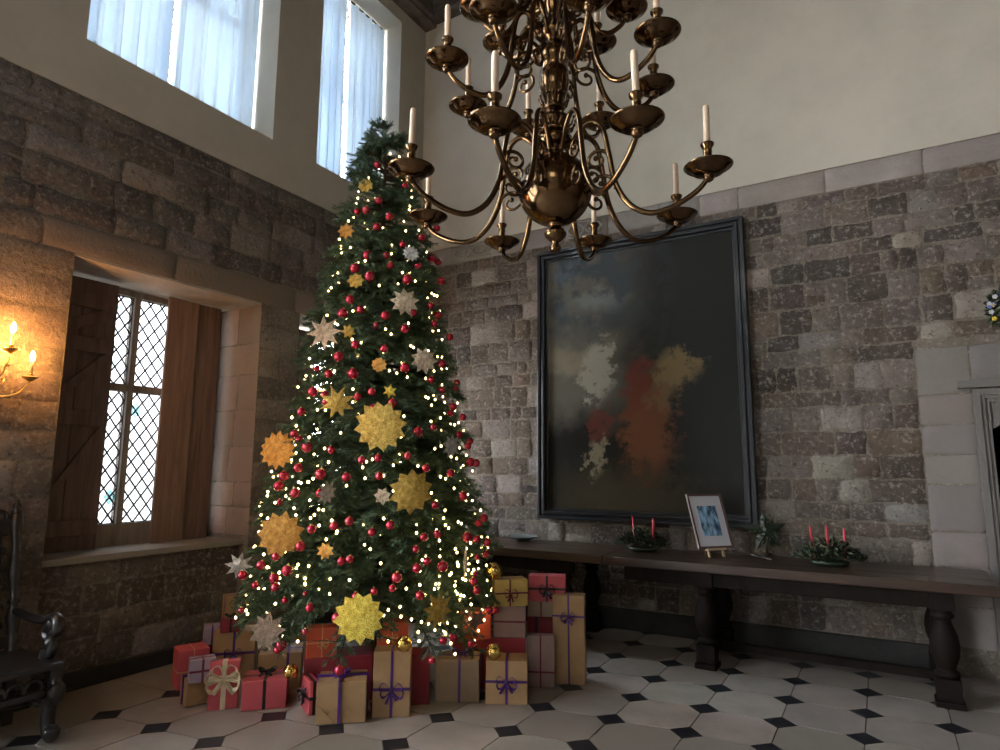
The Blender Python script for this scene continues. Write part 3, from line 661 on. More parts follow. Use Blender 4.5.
    # a pale weathered rock with russet and ochre autumn bushes
    c = mix(blob(.12, .95, .36, .62, .55, .85), c, (0.138, 0.049, 0.020)); c = mix(blob(.02, 1.42, .20, .38, .6, .8), c, (0.123, 0.026, 0.014))
    c = mix(blob(.42, 1.55, .33, .22, .6, .8), c, (0.181, 0.123, 0.049)); c = mix(blob(.30, 1.30, .20, .28, .7, .7), c, (0.145, 0.087, 0.038))
    c = mix(blob(-.42, 1.60, .21, .40, .45, .9), c, (0.319, 0.290, 0.239)); c = mix(blob(-.40, 1.02, .20, .24, .6, .85), c, (.105, .024, .015))
    c = mix(blob(-.46, .66, .13, .26, .6, .7), c, (0.261, 0.217, 0.145))
    L.new(c, b.inputs['Base Color'])
    bp = n.new('ShaderNodeBump'); bp.inputs['Strength'].default_value = .12; bp.inputs['Distance'].default_value = .01; L.new(nd.outputs['Fac'], bp.inputs['Height']); L.new(bp.outputs[0], b.inputs['Normal'])
    return m
cv = MB(); cv.box(-W2 + .10, W2 - .10, -.034, -.01, .10, HH - .10); cv.build('canvas', [painting_mat()], pt)
pt.rotation_euler = (math.radians(-.6), 0, 0)

# ------------------------------------------------------------------ long tables
TZ = .83
def table(x0, x1, label, legs):
    t = thing('table', label, 'table', ((x0 + x1) / 2, -.54, 0), 0, 'long oak tables along the back wall'); h = (x1 - x0) / 2
    a = MB()
    for k in range(3): a.box(-h, h, -.41 + k * .274, -.41 + (k + 1) * .274 - .002, TZ - .075, TZ - random.uniform(0, .0015))
    a.build('tabletop', [M['oak']], t, bevel=.006)
    b = MB(); b.box(-h + .18, h - .30, -.36, -.31, TZ - .19, TZ - .076); b.box(-h + .18, h - .30, .31, .36, TZ - .19, TZ - .076); b.build('apron', [M['oak_leg']], t, bevel=.004)
    for lx in legs:
        l = MB()
        for sy in (-.32, .32):
            X = T(lx - (x0 + x1) / 2, sy, 0)
            l.box(-.075, .075, -.06, .06, TZ - .20, TZ - .076, 0, X)
            l.lathe([(.055, .18), (.075, .20), (.075, .22), (.05, .235), (.062, .27), (.085, .34), (.09, .40), (.08, .47), (.055, .54), (.05, .57), (.07, .585), (.07, .605), (.055, .62), (.06, TZ - .20)], 20, 0, X)
            l.box(-.075, .075, -.065, .065, .04, .18, 0, X); l.box(-.085, .085, -.09, .09, 0, .04, 0, X)
        l.box(lx - (x0 + x1) / 2 - .04, lx - (x0 + x1) / 2 + .04, -.27, .27, .07, .15)
        l.build('trestle_leg', [M['oak_leg']], t, bevel=.005)
    s = MB(); s.box(legs[0] - (x0 + x1) / 2 + .05, legs[-1] - (x0 + x1) / 2 - .05, -.035, .035, .08, .14); s.build('stretcher', [M['oak_leg']], t, bevel=.004)
    return t
table(2.86, 5.68, 'long dark oak table under the painting, its end by the doorway', (3.72, 5.34))
table(.35, 2.845, 'dark oak table continuing behind the presents and the Christmas tree', (.75, 2.45))

# ------------------------------------------------------------------ things on the table
def on_table(px, py):
    return at(px, py, 2, TZ)
p_ = on_table(523, 540.5)
bo = thing('dish', 'shallow grey pottery dish on the table beside the tree', 'dish', (p_.x, p_.y, TZ))
d_ = MB(); d_.lathe([(.06, 0), (.065, .006), (.10, .018), (.15, .035), (.168, .046), (.17, .05), (.164, .05), (.148, .041), (.10, .025), (.05, .012), (.001, .010)], 36); d_.build('bowl', [M['pottery']], bo)
def leaf(mb, p, d, up, L_, W_, m=0):
    d = d.normalized(); sd = d.cross(up)
    if sd.length < 1e-3: sd = Vector((1, 0, 0))
    sd = sd.normalized(); nn = sd.cross(d)
    q = [p, p + d * L_ * .45 + sd * W_ / 2 - nn * L_ * .06, p + d * L_, p + d * L_ * .45 - sd * W_ / 2 - nn * L_ * .06, p + d * L_ * .5 + nn * L_ * .05]
    mb.add(q, [(0, 1, 4), (1, 2, 4), (2, 3, 4), (3, 0, 4)], m, False)
def greens(x, y, label, rx, ry, candles, seed):
    r_ = random.Random(seed); t = thing('table_centrepiece', label, 'centrepiece', (x, y, TZ), math.radians(3))
    f = MB()
    for k in range(760):
        a = r_.uniform(0, 2 * PI); q = math.sqrt(r_.random()); el = r_.uniform(-.1, 1.3)
        p = Vector((rx * q * math.cos(a), ry * q * math.sin(a), .03 + .15 * (1 - q * q) * r_.uniform(.2, 1) + .02))
        d = Vector((math.cos(a) * math.cos(el) + r_.uniform(-.5, .5), math.sin(a) * math.cos(el) + r_.uniform(-.5, .5), math.sin(el) - .12))
        if p.z + d.normalized().z * .07 < .006: d.z = abs(d.z)
        leaf(f, p, d, Vector((r_.uniform(-.4, .4), r_.uniform(-.4, .4), 1)), r_.uniform(.035, .075), r_.uniform(.018, .034), 1 if r_.random() < .22 else 0)
    f.build('foliage', [M['leaf'], M['leaf_pale']], t)
    b = MB(); b.lathe([(.09, 0), (.11, .012), (.115, .03), (.10, .045), (.02, .05)], 20, 0, Matrix.Diagonal((rx / .19, ry / .14, 1, 1))); b.build('base', [M['leaf']], t)
    return t
zp = []
p1 = on_table(643, 551); greens(p1.x, p1.y, 'evergreen table arrangement with three red candles left of the small picture', .23, .13, 3, 3)
p2 = on_table(830, 565); greens(p2.x, p2.y, 'evergreen table arrangement with three red candles toward the doorway end', .24, .14, 3, 4)
red0 = None
def red_candle(x, y, h, label, tilt):
    c = MB(); c.lathe([(.011, 0), (.010, h * .5), (.009, h - .01), (.003, h)], 12); o = c.build('candle', [M['red_wax']]); k = MB(); k.tube([(0, 0, h - .002), (0, 0, h + .010)], .0015, 5)
    k.build('wick', [M['metal_dark']], o); o.location = (x, y, TZ + .045); o.rotation_euler = tilt; tag(o, label, 'candle', 'red candles in the greenery')
for dx, dy, h, lb, ti in ((-.075, 0, .27, 'red candle leaning alone in the evergreen arrangement left of the picture', (0, -.07, 0)), (.085, .03, .26, 'rear red candle of the close pair left of the small picture', (0, .04, 0)), (.105, -.04, .255, 'front red candle of the close pair left of the small picture', (0, .08, 0))):
    red_candle(p1.x + dx, p1.y + dy, h, lb, ti)
for dx, dy, h, lb, ti in ((-.115, 0, .26, 'red candle nearest the star ornament in the doorway-end greenery', (0, -.06, 0)), (-.005, 0, .27, 'middle red candle standing in the doorway-end greenery', (0, 0, 0)), (.115, .0, .25, 'red candle nearest the doorway in the evergreen arrangement', (0, .02, 0))):
    red_candle(p2.x + dx, p2.y + dy, h, lb, ti)
# small framed picture on its easel
pf = on_table(717, 557); yaw = math.radians(50); LEAN = math.radians(-19)
ea = thing('easel', 'small pale wooden table easel holding the framed picture', 'easel', (pf.x, pf.y, TZ), yaw)
e_ = MB()
Xe = RXm(LEAN)
for sx in (-.075, .075): e_.box(sx - .011, sx + .011, -.008, .008, .0, .30, 0, Xe)
e_.build('upright', [M['pale_wood']], ea, bevel=.002)
e_ = MB(); e_.box(-.10, .10, -.035, .006, .055, .070, 0, Xe); e_.build('shelf', [M['pale_wood']], ea, bevel=.002)
e_ = MB(); e_.tube([(0, .05, .25), (0, .17, .004)], .007, 6); e_.build('rear_leg', [M['pale_wood']], ea)
pc = thing('framed_picture', 'small framed picture with white mount and blue image propped on the table easel', 'picture', (pf.x, pf.y, TZ), yaw)
Xp = RXm(LEAN) @ T(0, -.011, .071)
q_ = MB(); w_, h_ = .185, .49
def ring2(mb, w, h, o, i, y0, y1, X):
    t = MB(); frame_ring(t, w, 0, h, o, i, y0, y1); mb.add(t.v, t.f, 0, False, X)
ring2(q_, w_, h_, 0, .018, 0, -.022, Xp); q_.build('frame', [M['frame_brown']], pc, bevel=.002)
q_ = MB(); q_.box(-w_ + .016, w_ - .016, -.010, -.002, .016, h_ - .016, 0, Xp); q_.build('mount', [M['white_mat']], pc)
def blue_pic():
    m = bpy.data.materials.new('blue toned print'); m.use_nodes = True; n = m.node_tree.nodes; L = m.node_tree.links; b = n['Principled BSDF']; b.inputs['Roughness'].default_value = .25
    t = n.new('ShaderNodeTexCoord'); nz = n.new('ShaderNodeTexNoise'); nz.inputs['Scale'].default_value = 3.0; nz.inputs['Detail'].default_value = 4
    mp = n.new('ShaderNodeMapping'); mp.inputs['Scale'].default_value = (9, 9, 2.2); L.new(t.outputs['Object'], mp.inputs[0]); L.new(mp.outputs[0], nz.inputs['Vector'])
    cr = n.new('ShaderNodeValToRGB'); cr.color_ramp.elements[0].color = (.05, .11, .22, 1); cr.color_ramp.elements[0].position = .36; cr.color_ramp.elements[1].color = (.45, .75, 1.0, 1); cr.color_ramp.elements[1].position = .64
    L.new(nz.outputs['Fac'], cr.inputs[0]); L.new(cr.outputs[0], b.inputs['Base Color']); return m
q_ = MB(); q_.box(-.10, .10, -.0125, -.009, .11, h_ - .11, 0, Xp); q_.build('print', [blue_pic()], pc)
# glossy stick lying beside the easel
sa, sb2 = on_table(731, 551), on_table(772, 561)
st = MB(); dv = Vector((sb2.x - sa.x, sb2.y - sa.y, 0)); st.tube([(0, 0, .011), tuple(dv * .5 + Vector((0, 0, .011))), tuple(dv + Vector((0, 0, .011)))], [.006, .009, .011], 10)
tag(st.build('stick', [M['oak']], None, loc=(sa.x, sa.y, TZ)), 'tapered polished stick lying on the table beside the easel', 'stick')
# dark star of leaves
ps = on_table(767, 555)
sx_ = thing('star_ornament', 'dark green star of folded leaves standing behind the stick, between easel and candles', 'ornament', (ps.x, ps.y, TZ), math.radians(15))
s_ = MB(); r_ = random.Random(5); zc = .205
for k in range(5):
    a = PI / 2 + 2 * PI * k / 5 + .12; an, ap = a - PI / 5, a + PI / 5; tip = (.19 * math.cos(a), 0, zc + .19 * math.sin(a)); ia = (.085 * math.cos(an), 0, zc + .085 * math.sin(an)); ib = (.085 * math.cos(ap), 0, zc + .085 * math.sin(ap))
    s_.add([(0, -.035, zc), ia, tip, ib, (0, .035, zc)], [(0, 1, 2), (0, 2, 3), (4, 2, 1), (4, 3, 2)])
s_.build('star', [M['leaf']], sx_)
s_ = MB()
for k in range(70):
    a = r_.uniform(0, 2 * PI); q = r_.uniform(.02, .10); leaf(s_, Vector((q * math.cos(a), r_.uniform(-.035, -.01), zc + q * math.sin(a))), Vector((math.cos(a), -.4, math.sin(a))), Vector((0, -1, .2)), .035, .014, 1 if r_.random() < .3 else 0)
s_.build('leaves', [M['leaf'], M['leaf_pale']], sx_)
s_ = MB(); s_.lathe([(.045, 0), (.045, .012), (.012, .02), (.01, .10), (.014, .16)], 14); s_.build('stand', [M['metal_dark']], sx_)

# ------------------------------------------------------------------ wreath on the back wall
wr_ = thing('wreath', 'evergreen wreath dotted with white, blue and yellow blossoms on the wall above the doorway', 'wreath', (6.05, -.045, 2.89))
g_ = MB(); r_ = random.Random(8); R0 = .135
g_.tube([(R0 * math.cos(a), 0, R0 * math.sin(a)) for a in np.linspace(0, 2 * PI, 33)], .028, 8)
for k in range(420):
    a = r_.uniform(0, 2 * PI); b = r_.uniform(0, 2 * PI); c0 = Vector((math.cos(a), 0, math.sin(a))); rad = c0 * math.cos(b) + Vector((0, -abs(math.sin(b)), 0))
    leaf(g_, c0 * R0 + rad * .025, rad + Vector((r_.uniform(-.6, .6), -.1, r_.uniform(-.6, .6))), Vector((0, -1, .3)), .05, .022, 1 if r_.random() < .2 else 0)
g_.build('foliage', [M['leaf'], M['leaf_pale']], wr_)
for nm, mt, n in (('blossom', 'flower_white', 9), ('blossom', 'flower_blue', 8), ('blossom', 'flower_yellow', 6)):
    for k in range(n):
        a = r_.uniform(0, 2 * PI); q = MB()
        for i in range(5): q.sphere((.011 * math.cos(2 * PI * i / 5), -.006, .011 * math.sin(2 * PI * i / 5)), .009, 0, 8, 6)
        q.sphere((0, -.010, 0), .007, 0, 8, 6); rr = R0 + r_.uniform(-.03, .03); q.build(nm, [M[mt]], wr_, loc=(rr * math.cos(a), -.055, rr * math.sin(a)), label=nm + ' ' + mt.split('_')[1])

# ------------------------------------------------------------------ wall sconce
sco = thing('wall_sconce', 'gilt wall sconce with lit candle bulbs on curling arms on the left stone pier', 'wall lamp', (.0, -4.64, 2.21))
b_ = MB(); b_.lathe([(.001, 0), (.06, .004), (.07, .016), (.045, .03), (.02, .045), (.001, .05)][::-1], 24, 0, T(.03, 0, .0) @ RYm(PI / 2) @ Matrix.Diagonal((1.7, 1, 1, 1)) @ T(0, 0, 0)); b_.build('backplate', [M['cap']], sco)
def sconce_arm(dx, dy, dz, lift, label=None):
    a = MB(); P = smooth_path([(.06, 0, -.02), (dx * .35, dy * .25, -.13 + lift), (dx * .8, dy * .75, -.12 + lift), (dx, dy, dz - .03)], 6); a.tube(P, [.010 - .004 * k / (len(P) - 1) for k in range(len(P))], 8)
    spi = [(dx * .5 + .045 * (1 - t) * math.cos(7 * t), dy * .4 + .03 * (1 - t) * math.sin(7 * t), -.06 + lift + .05 * (1 - t) * math.sin(7 * t)) for t in np.linspace(0, .9, 18)]
    a.tube(spi, .005, 6); ao = a.build('arm', [M['cap']], sco)
    c = MB(); c.lathe([(.006, -.03), (.02, -.022), (.045, -.006), (.050, .0), (.046, .003), (.02, -.004), (.013, .002), (.015, .02), (.011, .024)], 20); c.build('candle_cup', [M['cap']], ao, loc=(dx, dy, dz))
    c = MB(); c.lathe([(.010, .02), (.010, .105), (.006, .108)], 12); c.build('candle_tube', [M['wax']], ao, loc=(dx, dy, dz))
    c = MB(); c.lathe([(.005, .106), (.012, .118), (.015, .134), (.012, .152), (.005, .172), (.001, .180)], 12); c.build('bulb', [M['flame']], ao, loc=(dx, dy, dz))
sconce_arm(.17, .24, -.02, -.02); sconce_arm(.20, .10, .15, .10); sconce_arm(.17, -.24, -.02, -.02); sconce_arm(.22, -.03, .02, .0)

# ------------------------------------------------------------------ carved armchair
cc = thing('armchair', 'black carved wooden high-backed armchair with scrolled arms against the stone pier', 'chair', (.42, -4.62, 0))
DYc = .31
def turned(mb, p0, p1, s=1.):
    p0, p1 = Vector(p0), Vector(p1); L_ = (p1 - p0).length; q = (p1 - p0).to_track_quat('Z', 'Y').to_matrix().to_4x4(); X = Matrix.Translation(p0) @ q
    base = [(.026, 0), (.026, .06), (.018, .08), (.028, .10), (.018, .12), (.022, .2), (.030, .27), (.022, .33), (.015, .36), (.028, .38), (.015, .40), (.020, .5), (.029, .58), (.020, .66), (.015, .70), (.027, .72), (.015, .74), (.02, .84), (.026, .9), (.026, 1)]
    mb.lathe([(r * s, t * L_) for r, t in base], 16, 0, X)
for sy in (-1, 1):
    b_ = MB(); p0, p1 = (-.20, sy * .27, .40), (-.345, sy * .27, 1.28); turned(b_, p0, p1, 1.45); b_.box(-.225, -.17, sy * .27 - .028, sy * .27 + .028, 0, .44)
    b_.lathe([(.028, 0), (.028, .035), (.016, .045), (.026, .06), (.022, .08), (.01, .09), (.014, .10), (.001, .112)], 14, 0, T(-.35, sy * .27, 1.27)); b_.build('back_post', [M['blackwood']], cc)
bp_ = MB(); sl = Matrix.Rotation(math.atan2(-.145, .88), 4, 'Y'); Xb = T(-.215, 0, .46) @ sl
bp_.box(-.012, .012, -.19, -.13, .04, .76, 0, Xb); bp_.box(-.012, .012, .13, .19, .04, .76, 0, Xb); bp_.box(-.012, .012, -.245, .245, .0, .07, 0, Xb)
for k in range(6):
    for sy in (-1, 1): bp_.tube([(0, sy * (.175 + .035 * math.cos(a)), .12 + k * .115 + .045 * math.sin(a)) for a in np.linspace(0, 5.2, 14)], .011, 6, 0, Xb)
bp_.box(-.014, .014, -.245, .245, .72, .80, 0, Xb)
for y in np.linspace(-.18, .18, 5): bp_.tube([(0, y + .04 * math.cos(a), .82 + .035 * math.sin(a)) for a in np.linspace(-.6, 3.8, 12)], .013, 6, 0, Xb)
bp_.build('backrest', [M['blackwood']], cc)
cp = MB(); cp.box(-.006, .006, -.13, .13, .07, .72, 0, Xb); cp.build('cane_panel', [M['cane']], cc)
s_ = MB(); s_.box(-.23, .34, -.32, .32, .405, .445); s_.build('seat', [M['blackwood']], cc, bevel=.012)
for sy in (-1, 1):
    a = MB(); P = smooth_path([(-.235, sy * .275, .68), (-.05, sy * .29, .655), (.10, sy * .30, .655), (.20, sy * .30, .685), (.265, sy * .30, .665), (.27, sy * .30, .62), (.235, sy * .30, .60)], 6); a.tube(P, [.024 + .010 * (k / len(P)) for k in range(len(P))], 10, 0, None, 1.2); a.build('armrest', [M['blackwood']], cc)
    a = MB(); P = smooth_path([(.21, sy * .30, .655), (.14, sy * .30, .60), (.16, sy * .30, .555), (.22, sy * .30, .53), (.215, sy * .30, .48), (.15, sy * .30, .465), (.14, sy * .30, .44)], 6); a.tube(P, .034, 10); a.sphere((.205, sy * .30, .535), .045, 0, 14, 10); a.build('arm_support', [M['blackwood']], cc)
    l = MB(); P = smooth_path([(.29, sy * .29, .41), (.30, sy * .29, .34), (.335, sy * .29, .29), (.34, sy * .29, .25), (.29, sy * .29, .22), (.27, sy * .29, .16), (.275, sy * .29, .08), (.31, sy * .29, .035), (.345, sy * .29, .045), (.345, sy * .29, .075)], 6)
    l.tube(P, [.038] * len(P), 10); l.sphere((.335, sy * .29, .285), .05, 0, 14, 10); l.sphere((.325, sy * .29, .05), .046, 0, 14, 10); l.box(.255, .325, sy * .29 - .035, sy * .29 + .035, .33, .41); l.build('front_leg', [M['blackwood']], cc)
s_ = MB()
for sy in (-1, 1): turned(s_, (-.19, sy * .28, .18), (.27, sy * .29, .18), .9)
turned(s_, (.05, -.28, .18), (.05, .28, .18), .9); s_.build('stretcher', [M['blackwood']], cc)
s_ = MB(); s_.box(.27, .30, -.25, .25, .26, .29)
for y in np.linspace(-.19, .19, 5): s_.tube([(.285, y + .045 * math.cos(a), .315 + .045 * math.sin(a)) for a in np.linspace(-.4, 3.6, 12)], .012, 6)
s_.build('front_rail', [M['blackwood']], cc)

# ------------------------------------------------------------------ Christmas tree
TX, TY = 1.52, -2.46
RZP = [(.22, .90), (.35, 1.0), (.6, 1.02), (.9, .97), (1.35, .88), (2.14, .68), (3.0, .50), (3.88, .29), (4.25, .14), (4.5, .03)]
def rad(z): return float(np.interp(z, [a for a, b in RZP], [b for a, b in RZP]))
tree = thing('christmas_tree', 'tall dense dark green Christmas tree standing in the corner behind piled presents', 'Christmas tree', (TX, TY, 0))
tk = MB(); tk.tube([(0, 0, .06), (.01, .005, 1.5), (0, 0, 3.2), (0, 0, 4.45)], [.06, .048, .028, .008], 12); tk.build('trunk', [M['bark']], tree)
ts = MB()
for k in range(4):
    a = PI / 4 + PI / 2 * k; ts.tube([(.05 * math.cos(a), .05 * math.sin(a), .12), (.35 * math.cos(a), .35 * math.sin(a), .02)], .018, 8)
ts.lathe([(.075, .03), (.08, .04), (.08, .28), (.07, .29)], 20); ts.build('stand', [M['metal_dark']], tree)
def on_tree(px, py, k=1.0):
    """the point of the tree's outline surface seen at a picture point (nearest approach when it misses)"""
    d = ray(px, py); best = None; t = 2.5
    while t < 7.5:
        P = CAM + d * t; q = math.hypot(P[0] - TX, P[1] - TY); g = q - rad(P[2]) * k if P[2] < 4.5 else q
        if P[2] < .05: break
        if g <= 0: return Vector(P)
        if best is None or g < best[0]: best = (g, P)
        t += .01
    return Vector(best[1])
BA = '''373,153,4 378,166,4 404,187,4 379,201,4.5 367,211,4.5 358,212,3.5 389,217,4.5 377,228,4.5 435,228,4 421,238,4 368,256,5 386,256,4 402,245,4 420,238,4 356,269,5.5 370,277,5.5 390,266,4 406,280,5.5 417,267,4 430,258,5 436,262,4 439,281,4.5 351,300,5 344,314,5.5 361,310,4.5 385,316,5 376,326,4 404,329,5 412,313,4.5 429,306,4 436,316,4.5 433,324,4 448,337,4 356,345,5 384,349,4.5
340,357,5.5 354,374,6 330,374,4.5 318,369,3.5 315,392,5.5 326,395,4.5 358,397,4.5 372,392,4.5 338,406,6 373,408,4 303,412,4.5 296,434,4.5 327,402,4 404,368,5.5 440,364,4.5 430,380,4 455,383,4 454,387,4 440,391,4.5 392,403,5 451,407,4.5 449,413,3.5 461,417,4 432,428,4 417,432,5.5 457,435,4.5
301,440,4.5 309,447,6 332,450,4.5 362,460,4.5 378,458,4.5 300,468,5 286,476,5.5 281,486,5.5 297,493,5.5 322,474,6 321,493,4.5 347,477,5 379,476,4.5 275,522,5.5 335,526,5 350,521,5 313,529,5 281,502,3.5 407,456,4.5 425,468,4.5 449,473,4.5 468,441,4 466,446,4 468,462,5 474,463,4.5 461,496,5 434,505,4.5 482,518,4.5 477,523,4 390,525,5
282,547,5 278,556,5 302,546,5.5 263,565,5 245,575,5 289,570,6 276,578,5.5 277,587,5 257,585,4 342,561,4.5 350,559,4.5 311,607,5 338,617,6 356,596,4.5 286,600,3.5 306,594,3 243,610,3.5 283,644,6 306,631,3.5 372,532,4.5 423,537,4.5 436,534,4.5 465,537,5.5 475,539,4 485,542,4.5 415,549,4 426,561,4.5 441,566,6 416,568,5 396,577,6 392,588,4 374,591,4 419,595,5 472,581,4.5 475,590,4.5 476,557,3 484,554,4 474,574,3 487,610,4.5 493,610,4.5 442,640,4.5 452,637,5 470,643,4.5 340,669,5.5 279,649,4.5 431,660,4'''
camang = math.atan2(CAM[1] - TY, CAM[0] - TX)
def foliage():
    tw = []     # twigs: base, dir, length
    br = MB(); z = .62; k = 0
    while z < 4.42:
        R = rad(max(.35, z - .26 * rad(z))); n = max(4, int(5 + 15 * R))
        for i in range(n):
            a = k * 2.39996 + 2 * PI * i / n + rng.uniform(-.15, .15); k += 1
            if z < .90 and math.cos(a - camang) > .45 and rng.random() < .85: continue
            L_ = R * rng.uniform(.80, .97); droop = -.10 - .10 * (1 - z / 4.5) + rng.uniform(-.08, .08); rise = .10 + .5 * max(0, (z - 3.4))
            z0 = z + .10 + rng.uniform(-.05, .05)
            def pos(t): return np.array([math.cos(a) * L_ * t, math.sin(a) * L_ * t, z0 + L_ * (rise * t + (droop * 2.2) * t * t)])
            if R > .15: br.tube([tuple(pos(t)) for t in (0., .4, .75, .97)], [.011, .008, .005, .002], 4)
            m = max(4, int(L_ / .062))
            for q in range(m):
                t = .22 + .78 * (q + .5) / m; p = pos(t); d = pos(min(1, t + .05)) - pos(t - .05); d /= np.linalg.norm(d)
                sd = np.cross(d, [0, 0, 1]); sd /= np.linalg.norm(sd); ln = (.10 + .14 * (1 - t)) * (.6 + .5 * min(1, R / .6)) * rng.uniform(.75, 1.25)
                for sg in (-1, 1):
                    dd = d * rng.uniform(.6, 1.0) + sg * sd * rng.uniform(.6, 1.1) + np.array([0, 0, rng.uniform(-.25, .35)]); tw.append((p, dd / np.linalg.norm(dd), ln))
            tw.append((pos(.86), (pos(1) - pos(.86)) / np.linalg.norm(pos(1) - pos(.86)), .16 * (.5 + .5 * min(1, R / .5))))
        z += .105 if z < 3.6 else .085
    # low sprays that carry the baubles hanging beneath the hem
    for s_ in BA.split():
        x, y, r = (float(q) for q in s_.split(','))
        if y < 600: continue
        P = np.array(on_tree(x, y)) - np.array([TX, TY, 0]); q = math.hypot(P[0], P[1]); u_ = np.array([P[0] / q, P[1] / q, 0])
        tip = P + u_ * .05 + np.array([0, 0, .05]); rt = P - u_ * min(.45, q * .6) + np.array([0, 0, .34]); md = (tip + rt) / 2 + np.array([0, 0, .04])
        pl = [(1 - t) ** 2 * rt + 2 * t * (1 - t) * md + t * t * tip for t in np.linspace(0, 1, 9)]; br.tube([tuple(p) for p in pl], [.008 - .0007 * m for m in range(9)], 4)
        for m in range(2, 9):
            d = pl[m] - pl[m - 1]; d = d / np.linalg.norm(d); sd = np.cross(d, [0, 0, 1]); sd /= np.linalg.norm(sd)
            for sg in (-1, 1): dd = d * .8 + sg * sd * rng.uniform(.4, .9); tw.append((pl[m - 1], dd / np.linalg.norm(dd), rng.uniform(.08, .13)))
            tw.append((pl[m - 1], d, .08))
    tw.append((np.array([0, 0, 4.36]), np.array([0., 0, 1.]), .16))
    for i in range(7):
        a = 2 * PI * i / 7; tw.append((np.array([0, 0, 4.33]), np.array([.6 * math.cos(a), .6 * math.sin(a), .8]), .09))
    B = np.array([t[0] for t in tw]); D = np.array([t[1] for t in tw]); Ln = np.array([t[2] for t in tw])
    NPM = 420
    cnt = np.maximum(14, (Ln * NPM).astype(int)); idx = np.repeat(np.arange(len(tw)), cnt); N = len(idx)
    t = rng.random(N); b = B[idx] + D[idx] * (Ln[idx] * t)[:, None]; d = D[idx]
    up = np.where(np.abs(d[:, 2:3]) < .9, np.array([[0, 0, 1.]]), np.array([[1., 0, 0]])); s1 = np.cross(d, up); s1 /= np.linalg.norm(s1, axis=1, keepdims=True); s2 = np.cross(d, s1)
    an = rng.uniform(0, 2 * PI, N); ra = s1 * np.cos(an)[:, None] + s2 * np.sin(an)[:, None]
    nd = d * rng.uniform(.5, .9, N)[:, None] + ra * rng.uniform(.6, .9, N)[:, None]; nd /= np.linalg.norm(nd, axis=1, keepdims=True)
    ln = rng.uniform(.026, .044, N)[:, None]; wd = np.cross(nd, ra); wd /= np.maximum(1e-6, np.linalg.norm(wd, axis=1, keepdims=True)); w_ = .0024
    v = np.stack([b - wd * w_, b + wd * w_, b + nd * ln * .6 + wd * w_ * .9, b + nd * ln, b + nd * ln * .6 - wd * w_ * .9], 1)
    tips = v.reshape(-1, 3); tips[:, 2] = np.maximum(tips[:, 2], .05)
    me = bpy.data.meshes.new('foliage'); me.vertices.add(5 * N); me.vertices.foreach_set('co', tips.ravel())
    me.loops.add(5 * N); me.loops.foreach_set('vertex_index', np.arange(5 * N)); me.polygons.add(N)
    me.polygons.foreach_set('loop_start', np.arange(0, 5 * N, 5)); me.polygons.foreach_set('loop_total', np.full(N, 5)); me.materials.append(M['fir']); me.update(calc_edges=True)
    o = bpy.data.objects.new('foliage', me); col.objects.link(o); o.parent = tree
    br.build('branches', [M['bark']], tree)
foliage()
def px_size(P, px): return px * float((np.array(P) - CAM) @ F_) / F_PX
# fairy lights
sl_ = thing('string_lights', 'strings of warm white fairy lights wound all over the Christmas tree', 'string lights', (TX, TY, 0))
wire = MB(); pts = []; n = 560; z = .32
bp_all = []
for i in range(n):
    # height spread in proportion to the circumference
    u = (i + .5) / n; z = 4.40 - 3.95 * u ** .58 
    bp_all.append((z, i * 2.39996 * 1.7 + rng.uniform(-.5, .5)))
for i in range(700):
    u = i / 699; z = 4.40 - 3.95 * u ** .58; a = u * 2 * PI * 17; r = rad(z) * (.86 + .06 * math.sin(i * 1.9)); pts.append((r * math.cos(a), r * math.sin(a), z + .03 * math.sin(i * .8)))
wire.tube(pts, .0028, 4); wire.build('cable', [M['wire']], sl_)
bm_ = MB(); bm_.sphere((0, 0, 0), .0085, 0, 8, 6, 1.2)
first = None; rest = MB(); camang = math.atan2(CAM[1] - TY, CAM[0] - TX); shown = []
spots = []
for z, a in bp_all:
    zz = z + rng.uniform(-.06, .06); r = rad(zz) * rng.uniform(.80, .98); spots.append((r * math.cos(a), r * math.sin(a), zz, math.cos(a - camang) * rad(zz) + .3 * (rng.random())))
# brighter drift of lights near the hem on the table side and the left flank
for k in range(130):
    P = on_tree(*((rng.normal(462, 26), rng.normal(585, 42)) if k < 70 else ((rng.normal(290, 32), rng.normal(500, 55)) if k < 120 else (rng.normal(440, 25), rng.normal(450, 40)))), k=rng.uniform(.86, .98)); 
    if math.hypot(P.x - TX, P.y - TY) < .99 * rad(P.z) and P.z > .33: spots.append((P.x - TX, P.y - TY, P.z, 1.2))
order = sorted(range(len(spots)), key=lambda i: -spots[i][3])
for rank, i in enumerate(order):
    x, y, z, _ = spots[i]
    if rank < 100:
        if first is None: o = bm_.build('bulb', [M['bulb']], sl_); first = o
        else: o = first.copy(); col.objects.link(o); o.parent = sl_
        o.location = (x, y, z)
    else: rest.sphere((x, y, z), .0085, 0, 6, 5, 1.2)
ro_ = rest.build('bulbs', [M['bulb']], sl_); ro_['kind'] = 'stuff'

